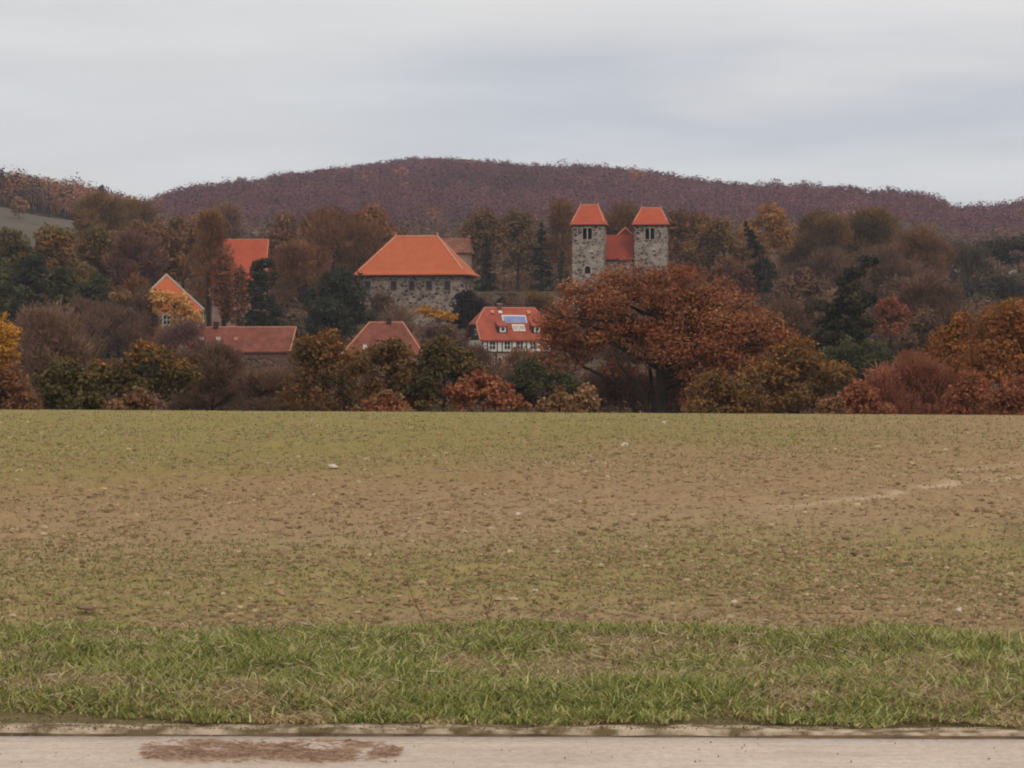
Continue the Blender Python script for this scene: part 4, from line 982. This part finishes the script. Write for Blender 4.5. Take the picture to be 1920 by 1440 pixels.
# the big oak
tree('big_oak', 1005, 1540, 500, 190, 'leafy', [(.215, .078, .035), (.26, .098, .041), (.16, .058, .029), (.35, .17, .08), (.21, .095, .045), (.28, .13, .06)], 'huge spreading rust-red oak in front of the church', trunkx=1238, r0=.6, nl=60, split=.3, cs=1.0, cover=3.3, clumps=400, yb=690, lowz=.5, stems=5,
     lobes=[(1215, 585, 150, 82, 0), (1105, 605, 100, 62, -.6), (1060, 628, 62, 34, .5), (1325, 600, 110, 78, -.5), (1395, 650, 90, 66, 0), (1440, 690, 62, 50, .5), (1250, 545, 90, 48, 0), (1340, 700, 72, 50, -1.2), (1180, 640, 130, 40, 1.5), (1050, 600, 44, 40, 0), (1270, 640, 120, 60, -1.5), (1385, 720, 90, 50, -.5), (1040, 650, 50, 18, 0), (1110, 662, 70, 26, .4), (1150, 545, 70, 44, 0), (1230, 672, 90, 26, 1.8), (1320, 668, 80, 40, -1.4), (1395, 745, 70, 32, -.8), (1325, 738, 50, 34, -1), (1068, 672, 34, 22, .6), (1130, 690, 26, 14, .6), (1190, 520, 40, 20, 0), (1290, 512, 34, 18, 0), (1425, 606, 40, 36, 0), (1465, 645, 44, 38, 0), (1500, 672, 36, 34, .4), (1290, 735, 46, 32, -1.3), (1130, 520, 34, 20, 0), (1050, 566, 30, 22, 0), (1470, 728, 50, 40, -.4), (1090, 568, 62, 40, 0), (1360, 560, 60, 40, 0)])
tree('oak_tree', 1400, 1592, 642, 180, 'leafy', 'brolive', 'olive-brown oak touching the right side of the huge rust-red oak', top=PAL['orange'], cs=1.2)
tree('dark_bush', 1285, 1440, 694, 168, 'leafy', 'brolive', 'dark brown bush at the right foot of the huge oak', 'bush')
tree('tan_bush', 1520, 1600, 744, 148, 'leafy', 'tan', 'low tan bush on the crest right of the olive-brown oak', 'bush', top=PAL['red'])
tree('red_bush', 1570, 1670, 716, 156, 'leafy', 'red', 'low red bush left of the big reddish brown bush', 'bush')
tree('red_bush', 1610, 1806, 672, 172, 'bare', [(.24, .10, .06), (.17, .065, .042), (.29, .14, .085)], 'big rounded reddish brown bush at the right on the crest', 'bush', cover=5.5)
tree('red_bush', 1775, 1880, 695, 165, 'leafy', 'red', 'bright red bush between the reddish brown bush and the right edge', 'bush')
tree('red_bush', 1850, 1990, 706, 160, 'leafy', 'red', 'red bush cut by the right edge of the picture', 'bush')
tree('orange_oak', 1715, 1850, 590, 214, 'leafy', 'orange', 'olive-topped oak behind the big reddish brown bush', top=PAL['orange'], cs=1.2)
tree('orange_oak', 1775, 1990, 572, 208, 'leafy', 'orange', 'wide orange-topped oak at the right edge', top=PAL['orange'], cs=1.2)

GROUP[0] = 'trees and shrubs among the village houses'
tree('spruce', 1510, 1690, 484, 300, 'leafy', [(.026, .030, .018), (.036, .040, .021), (.02, .025, .016), (.07, .066, .036)], 'ragged dark spruce right of the huge oak', trunkx=1588, r0=.3, nl=24, cover=6, clumps=190, cs=1.1, lobes=[(1626, 490, 20, 10, 0), (1606, 510, 30, 13, 0), (1588, 540, 26, 24, 0), (1602, 566, 54, 16, 0), (1530, 578, 40, 10, 0), (1586, 600, 66, 22, .5), (1578, 632, 70, 26, 0), (1600, 668, 84, 32, 0), (1545, 655, 44, 30, 0), (1590, 720, 70, 40, 0)])
tree('dark_shrub', 1520, 1690, 640, 290, 'leafy', 'green', 'dark green shrub at the right foot of the ragged spruce', 'shrub')
tree('dead_birch', 1532, 1568, 528, 312, 'bare', 'grey', 'pale dead branches sticking up behind the left of the ragged spruce', bark=BARKP, cover=.3, r0=.12, nl=7)
tree('rust_tree', 1634, 1708, 560, 320, 'leafy', [(.22, .09, .05), (.18, .075, .042), (.26, .11, .06)], 'small round rusty tree right of the ragged spruce', yb=650)
tree('brown_tree', 1450, 1560, 500, 420, 'leafy', 'dim', 'smooth grey-brown tree left of the ragged spruce, above the grey bare one', cover=4)
tree('brown_tree', 1640, 1740, 520, 410, 'leafy', 'dim', 'grey-brown tree directly above the small round rusty tree', cover=4)
tree('brown_tree', 1690, 1790, 585, 350, 'leafy', [(.14, .09, .05), (.11, .075, .045)], 'brown tree between the small round rusty tree and the orange oaks', cover=4)
tree('bare_tree', 1425, 1545, 560, 330, 'bare', 'dim', 'dim greyish bare tree behind the right side of the huge oak', cover=4)
tree('bare_tree', 1680, 1790, 520, 360, 'bare', 'dim', 'dim bare tree behind the olive-topped oak at the right', cover=4)
tree('dark_yew', 572, 692, 508, 432, 'leafy', 'yew', 'big blackish green yew left of the stone hall', yb=660, r0=.5, cover=5)
tree('dark_yew', 566, 650, 560, 424, 'leafy', 'yew', 'lower dark yew at the left foot of the big one', yb=665, cover=5)
tree('ivy_tree', 452, 528, 478, 452, 'leafy', 'yew', 'dark green ivy-clad tree beside the bright red roof', yb=640, cover=4.5, lobes=[(496, 512, 28, 34, 0), (482, 548, 32, 40, 0), (500, 590, 34, 42, 0), (478, 610, 34, 34, .5)])
tree('columnar_tree', 402, 432, 470, 448, 'leafy', [(.20, .09, .05), (.15, .075, .04)], 'left of two rusty columnar trees before the red roofed house', yb=650)
tree('columnar_tree', 432, 464, 500, 446, 'leafy', [(.20, .09, .05), (.15, .075, .04)], 'right of two rusty columnar trees before the red roofed house', yb=650)
tree('bare_tree', 360, 424, 398, 455, 'bare', 'brown', 'tall narrow bare tree with black trunk left of the red roof', r0=.45, cover=3)
tree('yellow_tree', 276, 384, 532, 418, 'leafy', 'yellow', 'yellow-leaved tree in front of the steep orange roof', yb=620, cs=1.2, lobes=[(324, 574, 46, 27, 0), (350, 596, 38, 20, -.4), (300, 560, 28, 18, .4)])
tree('dark_tree', 250, 292, 540, 418, 'bare', 'dim', 'dark bare tree left of the yellow-leaved tree', r0=.35, cover=3)
tree('rust_tree', 398, 446, 482, 462, 'bare', [(.21, .095, .055), (.17, .08, .048)], 'thin rusty bare tree veiling the left end of the bright red roof', cover=1.2, yb=600)
tree('dark_tree', 226, 280, 505, 428, 'bare', 'brown', 'brown bare tree left of the steep orange roof', cover=3)
tree('peach_bush', 205, 254, 546, 410, 'leafy', 'tan', 'pale peach bush left of the steep orange roof', 'bush', yb=572)
tree('brown_tree', 96, 260, 566, 400, 'bare', 'dim', 'dim brown bare tree below the dark green trees at left', cover=4.2)
tree('bare_tree', 296, 392, 600, 385, 'bare', 'purple', 'purplish bare tree before the left end of the long building', cover=2.4)
tree('bare_tree', 770, 880, 611, 404, 'leafy', 'dim', 'dim brown tree under the golden shrub', cover=3.6)
tree('golden_shrub', 778, 862, 572, 432, 'leafy', 'gold', 'bright golden shrub below the stone hall', 'shrub', cover=5, lobes=[(798, 583, 20, 11, 0), (838, 594, 24, 11, 0), (815, 590, 24, 11, .5)], top=None)
tree('bare_bush', 706, 790, 572, 452, 'bare', 'grey', 'greyish bare bush against the foot of the stone hall', 'bush', cover=1.6)
tree('bare_bush', 690, 740, 548, 470, 'bare', 'dim', 'dim bare bush before the left end of the stone hall', 'bush', cover=2.4)
tree('dark_shrub', 842, 908, 546, 455, 'leafy', 'black', 'nearly black shrub above the half-timbered house', 'shrub', yb=640, cover=5)
tree('olive_bush', 975, 1050, 552, 478, 'bare', 'brolive', 'olive bush growing in front of the right part of the terrace wall', 'bush', cover=3)
tree('bare_bush', 925, 990, 556, 476, 'bare', 'dim', 'thin bare bush before the dark arch in the terrace wall', 'bush', cover=1.1)
tree('olive_bush', 893, 930, 556, 480, 'bare', 'dim', 'brown bush growing in front of the left part of the terrace wall', 'bush', cover=2)
tree('brown_bush', 862, 930, 646, 330, 'bare', 'dim', 'dim brown bush before the left wall of the half-timbered house', 'bush', cover=3)
tree('bare_bush', 925, 1010, 655, 345, 'bare', 'brown', 'bare brown bush in front of the middle of the half-timbered house', 'bush', cover=1.8)
tree('brown_bush', 965, 1060, 655, 320, 'leafy', 'dim', 'dim brown bush before the right wall of the half-timbered house', 'bush')
tree('bare_thicket', 455, 560, 700, 330, 'bare', 'brown', 'bare thicket against the wall of the long building', 'bush', cover=2.2)

GROUP[0] = 'tall trees behind the village and the monastery'
tree('bare_tree', 548, 700, 388, 566, 'bare', 'brown', 'broad brown bare tree with forked black trunk left of the stone hall', r0=.6, nl=20, cover=4.2)
tree('orange_tree', 655, 732, 384, 572, 'leafy', [(.24, .12, .05), (.19, .095, .045), (.28, .13, .045)], 'orange-brown treetop left above the stone hall roof', yb=500)
tree('tan_tree', 496, 572, 402, 556, 'leafy', [(.20, .115, .07), (.16, .09, .055), (.24, .14, .085)], 'pale tan treetop right of the bright red roof', yb=560)
tree('brown_tree', 500, 620, 455, 500, 'bare', 'brown', 'brown bare tree between the ivy-clad tree and the big yew', cover=4)
tree('brown_tree', 640, 760, 420, 588, 'bare', 'brown', 'brown bare tree touching the left slope of the hall roof', cover=4)
tree('tan_tree', 862, 948, 393, 575, 'leafy', [(.155, .095, .045), (.19, .115, .055), (.12, .078, .04)], 'tall tan tree right behind the stone hall roof', cover=3.4)
tree('tan_tree', 930, 1012, 392, 580, 'leafy', [(.155, .10, .045), (.185, .12, .055), (.12, .08, .04)], 'tan-olive tree between the two dark conifers', cover=3.4)
tree('dark_conifer', 886, 938, 440, 545, 'conifer', 'yew', 'dark conifer next to the right corner of the stone hall')
tree('dark_conifer', 982, 1050, 418, 538, 'conifer', 'yew', 'taller dark conifer left of the left church tower')
tree('dark_conifer', 1026, 1080, 470, 545, 'conifer', 'green', 'low dark conifer touching the left church tower')
tree('brown_tree', 1024, 1082, 378, 590, 'bare', 'brown', 'brown bare tree rising just left of the left church tower', cover=4)
tree('brown_tree', 1108, 1220, 388, 600, 'bare', 'brown', 'brown bare tree seen between the two church towers', cover=4)
tree('rust_tree', 1238, 1335, 392, 575, 'leafy', [(.17, .085, .04), (.21, .10, .045), (.13, .07, .036)], 'rust-brown tree right behind the right church tower')
tree('oak_tree', 1290, 1425, 412, 545, 'leafy', 'brolive', 'broad brown oak behind the top of the huge rust-red oak', top=[(.26, .14, .06), (.20, .11, .045)])
tree('brown_tree', 1330, 1440, 485, 520, 'leafy', [(.17, .08, .045), (.20, .095, .05), (.13, .065, .04)], 'smooth reddish brown tree left of the leaning spruce', cover=4)
tree('golden_tree', 1392, 1482, 386, 590, 'leafy', [(.28, .15, .045), (.24, .125, .04), (.32, .17, .05)], 'orange-gold round treetop behind the leaning spruce', yb=500)
tree('leaning_spruce', 1444, 1508, 414, 512, 'conifer', [(.02, .024, .015), (.028, .031, .018)], 'narrow black-green spruce leaning to the left', lean=-.42, yb=545)
tree('brown_tree', 1472, 1590, 402, 600, 'bare', 'brolive', 'olive-brown bare tree right of the leaning spruce', cover=4.4)
tree('brown_tree', 1560, 1690, 398, 606, 'bare', 'brolive', 'widest olive-brown bare tree in the right-hand wood', cover=4.4)
tree('brown_tree', 1480, 1610, 470, 500, 'bare', 'dim', 'dim bare tree just above the ragged spruce', cover=4.4)
tree('brown_tree', 1600, 1720, 462, 510, 'bare', 'dim', 'dim bare tree above the small round rusty tree', cover=4.4)
tree('brown_tree', 1670, 1780, 430, 575, 'bare', 'brown', 'reddish brown bare tree left of the small pale roof', cover=4.4)
tree('brown_tree', 1760, 1850, 456, 590, 'bare', [(.095, .078, .052), (.075, .062, .044)], 'grey-green tree crown directly above the small pale roof', cover=4)
tree('dark_tree', 1830, 1990, 446, 600, 'leafy', [(.05, .048, .036), (.065, .058, .042), (.04, .038, .032)], 'dark grey-green tree at the right edge behind the tiny pale roof', yb=506)
tree('dark_tree', 1700, 1800, 520, 540, 'bare', 'dim', 'dark tree below the small pale roof', cover=4)
tree('dark_tree', 1800, 1930, 520, 540, 'leafy', [(.045, .042, .034), (.06, .05, .04), (.035, .033, .03)], 'dark grey tree below the tiny pale roof at the right edge')
tree('rust_tree', 1868, 1990, 560, 400, 'leafy', 'brown', 'brown tree just above the wide orange-topped oak at right edge')
tree('oak_tree', 192, 345, 410, 500, 'leafy', [(.22, .115, .055), (.16, .08, .04), (.27, .16, .08), (.12, .065, .035)], 'rusty tan oak above the steep orange roof', cs=1.15)
tree('bare_tree', 205, 305, 440, 470, 'bare', 'purple', 'round purplish bare tree above and left of the steep orange roof', cover=4.6, yb=560)
tree('bare_tree', 308, 380, 405, 530, 'leafy', [(.15, .095, .05), (.19, .115, .055)], 'tan-brown tree between the rusty oak and the tall bare tree')
tree('bare_tree', 372, 470, 388, 590, 'bare', 'grey', 'grey-brown round bare tree behind the bright red roof', cover=3.4)
tree('olive_tree', 52, 175, 425, 470, 'leafy', 'brolive', 'yellowish olive tree below the hillside meadow', top=[(.22, .15, .045), (.16, .115, .04)], cs=1.15)
tree('olive_tree', 140, 218, 425, 480, 'leafy', 'brolive', 'olive tree left of the rusty tan oak', top=[(.20, .13, .045), (.14, .10, .04)], cs=1.15)
tree('dark_green_tree', 26, 92, 478, 440, 'leafy', 'yew', 'rounded blackish green tree on the left below the meadow', yb=610, cover=5)
tree('dark_green_tree', 84, 160, 500, 436, 'leafy', 'green', 'dark green tree right of the blackish green one', yb=610, cs=1.2)
tree('olive_tree', -50, 62, 424, 478, 'leafy', 'olive', 'olive tree at the left edge just below the meadow', cs=1.15)
tree('green_tree', -60, 42, 492, 425, 'leafy', 'green', 'mid-green tree at the left edge below the olive one', top=[(.13, .13, .05), (.09, .10, .04)], cs=1.2)
tree('dark_green_tree', 140, 205, 505, 428, 'leafy', 'green', 'dark tree between the rusty oak and the dark green trees')
tree('brolive_tree'.replace('brolive', 'brown'), 142, 245, 366, 690, 'bare', 'brolive', 'brown-olive round tree at the right end of the meadow', cover=4.6)
tree('olive_tree', 215, 312, 375, 720, 'bare', 'brolive', 'second brown-olive round tree right of the meadow end', cover=4.6)
tree('pale_bush', 20, 52, 370, 880, 'leafy', 'tan', 'pale bush at the upper edge of the meadow under the dark spruces', 'bush')
tree('spruce', -20, 28, 318, 985, 'conifer', 'yew', 'largest dark spruce above the meadow at the left edge')
tree('spruce', 12, 52, 326, 975, 'conifer', 'yew', 'second dark spruce above the meadow, right of the largest')
tree('spruce', -50, -4, 322, 980, 'conifer', 'yew', 'dark spruce half outside the left edge above the meadow')
tree('brown_tree', 50, 104, 358, 985, 'leafy', [(.17, .10, .065), (.13, .08, .055)], 'brownish round tree above the meadow beside the dark spruces')
tree('brown_tree', 98, 152, 352, 985, 'leafy', [(.20, .12, .07), (.15, .095, .06)], 'tan round tree above the right part of the meadow')
tree('spruce', 168, 216, 346, 1050, 'conifer', 'yew', 'dark wide spruce on the skyline above the right meadow end')

# ------------------------------------------------------------------ forest on the hills, and low growth
def wood(name, label, cat, X, Y, H, Wd, pals, weights, per=60, kind='stuff', seed=3, shell=.55, csz=1.0, jit=.5, fray=.18, nj=.35):
    rg = np.random.default_rng(seed); n = len(X); Z = ground_z(X, Y)
    pals = np.array(pals) * np.array((1.27, 1.12, 1.12)); ci = rg.choice(len(pals), n, p=np.array(weights) / sum(weights)) if np.ndim(weights) == 1 else np.array([rg.choice(len(pals), p=w_ / w_.sum()) for w_ in weights])
    tc = pals[ci] * (.85 + .3 * rg.random((n, 1))) * (.8 + .4 * fbm(X / 70, Y / 110, 90, 4))[:, None]
    k = np.repeat(np.arange(n), per); m = len(k); u = unit(rg.normal(size=(m, 3))); u[:, 2] = np.abs(u[:, 2]) * 1.3 - .5
    # lobed crowns
    ph = rg.random((n, 3)) * 6; lob = 1 + fray * np.sin(5 * np.arctan2(u[:, 1], u[:, 0]) + ph[k, 0]) + fray * .7 * np.sin(6 * u[:, 2] + ph[k, 1])
    r = (shell + (1 - shell) * rg.random(m) ** .5) * lob
    P = np.stack([X[k] + u[:, 0] * Wd[k] * .5 * r, Y[k] + u[:, 1] * Wd[k] * .5 * r, Z[k] + H[k] * .52 + u[:, 2] * H[k] * .48 * r], 1)
    nr = unit(u + np.array([0, 0, .3]) + nj * rg.normal(size=(m, 3))); a = unit(np.cross(nr, rg.normal(size=(m, 3)))); b = np.cross(nr, a)
    s = (Y[k] / 2904.0) * csz * (.8 + .7 * rg.random(m)); V, Fc = cards(P, a, b, s, s * .7)
    c = tc[k] * (1 - jit / 2 + jit * rg.random((m, 1)))
    # trunks: two crossed thin blades each
    tx = np.stack([X, Y, Z], 1); tv = []; 
    for dx, dy in ((1, 0), (0, 1)):
        o_ = np.array([dx, dy, 0]) * .22
        q = np.stack([tx - o_, tx + o_, tx + o_ * .5 + np.stack([0 * H, 0 * H, H * .8], 1), tx - o_ * .5 + np.stack([0 * H, 0 * H, H * .8], 1)], 1); tv.append(q.reshape(-1, 3))
    V2 = np.concatenate(tv); F2 = np.arange(len(V2)).reshape(-1, 4) + len(V); c2 = np.tile([[.05, .035, .03]], (len(F2), 1))
    o = np_mesh(name, np.concatenate([V, V2]), np.concatenate([Fc, F2]), LEAF, np.concatenate([c, c2]))
    return tag(o, label, cat, kind=kind)
def gridpts(y0, y1, step, ulo, uhi, seed):
    rg = np.random.default_rng(seed); X = []; Y = []
    y = y0
    while y < y1:
        xa, xb = (ulo - 960) / F * y, (uhi - 960) / F * y; n = int((xb - xa) / step); X.append(xa + (np.arange(n) + rg.random(n)) * step); Y.append(y + rg.random(n) * step); y += step * .9
    return np.concatenate(X), np.concatenate(Y)
X, Y = gridpts(1090, 2040, 10.5, -300, 2200, 1); U = X * F / Y + 960; rg = np.random.default_rng(5)
# keep the visible slopes, with a few bare gaps at the ridge on the right
keep = ~((Y > 1900) & (np.abs(U - 1742) < 9)) & ~((Y < 1450) & (U > 360) & (U < 1745) & (Y < 1200))
gap = (Y > 1880) & (U > 1600) & (U < 1760) & (rg.random(len(X)) < .35); keep &= ~gap
X, Y, U = X[keep], Y[keep], U[keep]; n = len(X)
H = 15 + 4.5 * (rg.random(n) - .4) + 4 * (fbm(X / 60, Y / 60, 2) - .5); Wd = 10.5 + 4 * rg.random(n)
pal = [(.142, .060, .076), (.152, .066, .080), (.132, .058, .076), (.155, .070, .068), (.085, .050, .062), (.30, .135, .075)]
left = np.clip((330 - U) / 200, 0, 1) * np.clip((1500 - Y) / 250, 0, 1); dk = np.clip((fbm(X / 130, Y / 130, 12) - .5) * 5, 0, 1); ru = np.clip((fbm(X / 90, Y / 90, 19) - .5) * 4, 0, 1)
W_ = np.stack([.42 - .2 * left, .3 - .1 * left, .16 + .1 * dk, .08 + .25 * left + .1 * ru, .02 + .12 * dk * (1 - left) , .01 + 1.3 * left + .04 * ru], 1)
wood('hill_forest', 'purplish brown bare beech forest covering the whole hill', 'forest', X, Y, H, Wd, pal, W_, per=150, seed=9, csz=1.2, jit=.08, nj=.18, fray=.07, shell=.4)

X, Y = gridpts(965, 1100, 6.5, -200, 420, 21); U = X * F / Y + 960; k_ = (rng.random(len(X)) < .95); X, Y, U = X[k_], Y[k_], U[k_]
n = len(X)
wood('hillside_wood', 'mixed tan and brown wood above the hillside meadow', 'wood', X, Y, 10 + 5 * rng.random(n), 9 + 4 * rng.random(n), [(.30, .14, .075), (.20, .115, .07), (.13, .085, .065), (.05, .052, .045), (.16, .085, .07)], [.36, .25, .17, .07, .15], per=160, seed=10, csz=1.3)
X, Y = gridpts(625, 1090, 11, 320, 2200, 31); U = X * F / Y + 960; n = len(X)
wood('slope_wood', 'dim brown wood on the slope behind the village and church', 'wood', X, Y, 10 + 5 * rng.random(n), 9 + 4 * rng.random(n), [(.14, .085, .065), (.17, .10, .065), (.12, .08, .058), (.15, .11, .055), (.045, .05, .04)], [.35, .25, .2, .12, .08], per=170, seed=11, csz=1.5)
X, Y = gridpts(560, 690, 8, -200, 2150, 33); U = X * F / Y + 960; hz = ~((U > 800) & (U < 1290) & (Y < 600)); X, Y, U = X[hz], Y[hz], U[hz]; n = len(X)
wood('village_wood', 'brown bushy wood between the monastery and the hill', 'wood', X, Y, 6 + 4 * rng.random(n), 7 + 3 * rng.random(n), [(.15, .092, .055), (.18, .105, .055), (.12, .088, .045), (.08, .07, .04)], [.35, .25, .2, .2], per=240, seed=12, csz=1.6)
def low(name, label, y0, y1, step, h0, h1, pals, seed, ok=None, per=420):
    X, Y = gridpts(y0, y1, step, -150, 2100, seed); U = X * F / Y + 960
    if ok is not None: m_ = ok(U, Y); X, Y = X[m_], Y[m_]
    n = len(X); wood(name, label, 'undergrowth', X, Y, h0 + (h1 - h0) * rng.random(n), step * 1.5 + .6 * rng.random(n), pals, [1 / len(pals)] * len(pals), per=per, seed=seed, shell=.25, csz=1.7)
low('undergrowth', 'dark brown undergrowth behind the crest of the field', 200, 262, 4.5, 2.4, 3.8, [(.12, .072, .045), (.14, .085, .055), (.10, .07, .04)], 41)
low('garden_hedges', 'dim brown garden growth between the front trees and houses', 300, 392, 5, 2.2, 3.8, [(.13, .08, .056), (.15, .092, .064), (.10, .07, .045)], 42, ok=lambda U, Y: (Y < 372) | (U < 600) | (U > 1030), per=380)
low('slope_shrubs', 'mixed dark shrubs on the slope around the village houses', 444, 505, 5, 3.0, 6.5, [(.12, .08, .05), (.08, .066, .038), (.15, .09, .055)], 43, ok=lambda U, Y: ~((U > 650) & (U < 1110)) & ~((U > 250) & (U < 530)), per=380)

# ------------------------------------------------------------------ haze
hm = bpy.data.materials.new('haze'); hm.use_nodes = True; ht = hm.node_tree; ht.nodes.clear()
ho = ht.nodes.new('ShaderNodeOutputMaterial'); hv = ht.nodes.new('ShaderNodeVolumePrincipled')
hv.inputs['Color'].default_value = (.80, .84, .95, 1); hv.inputs['Density'].default_value = .00012; hv.inputs['Anisotropy'].default_value = .2
ht.links.new(hv.outputs[0], ho.inputs['Volume'])
m = MB(); m.box(-2300, 2300, -320, 4400, -12, 190); hz = m.build('haze', hm); tag(hz, 'thin evening haze in front of the far hill', 'haze', kind='stuff')
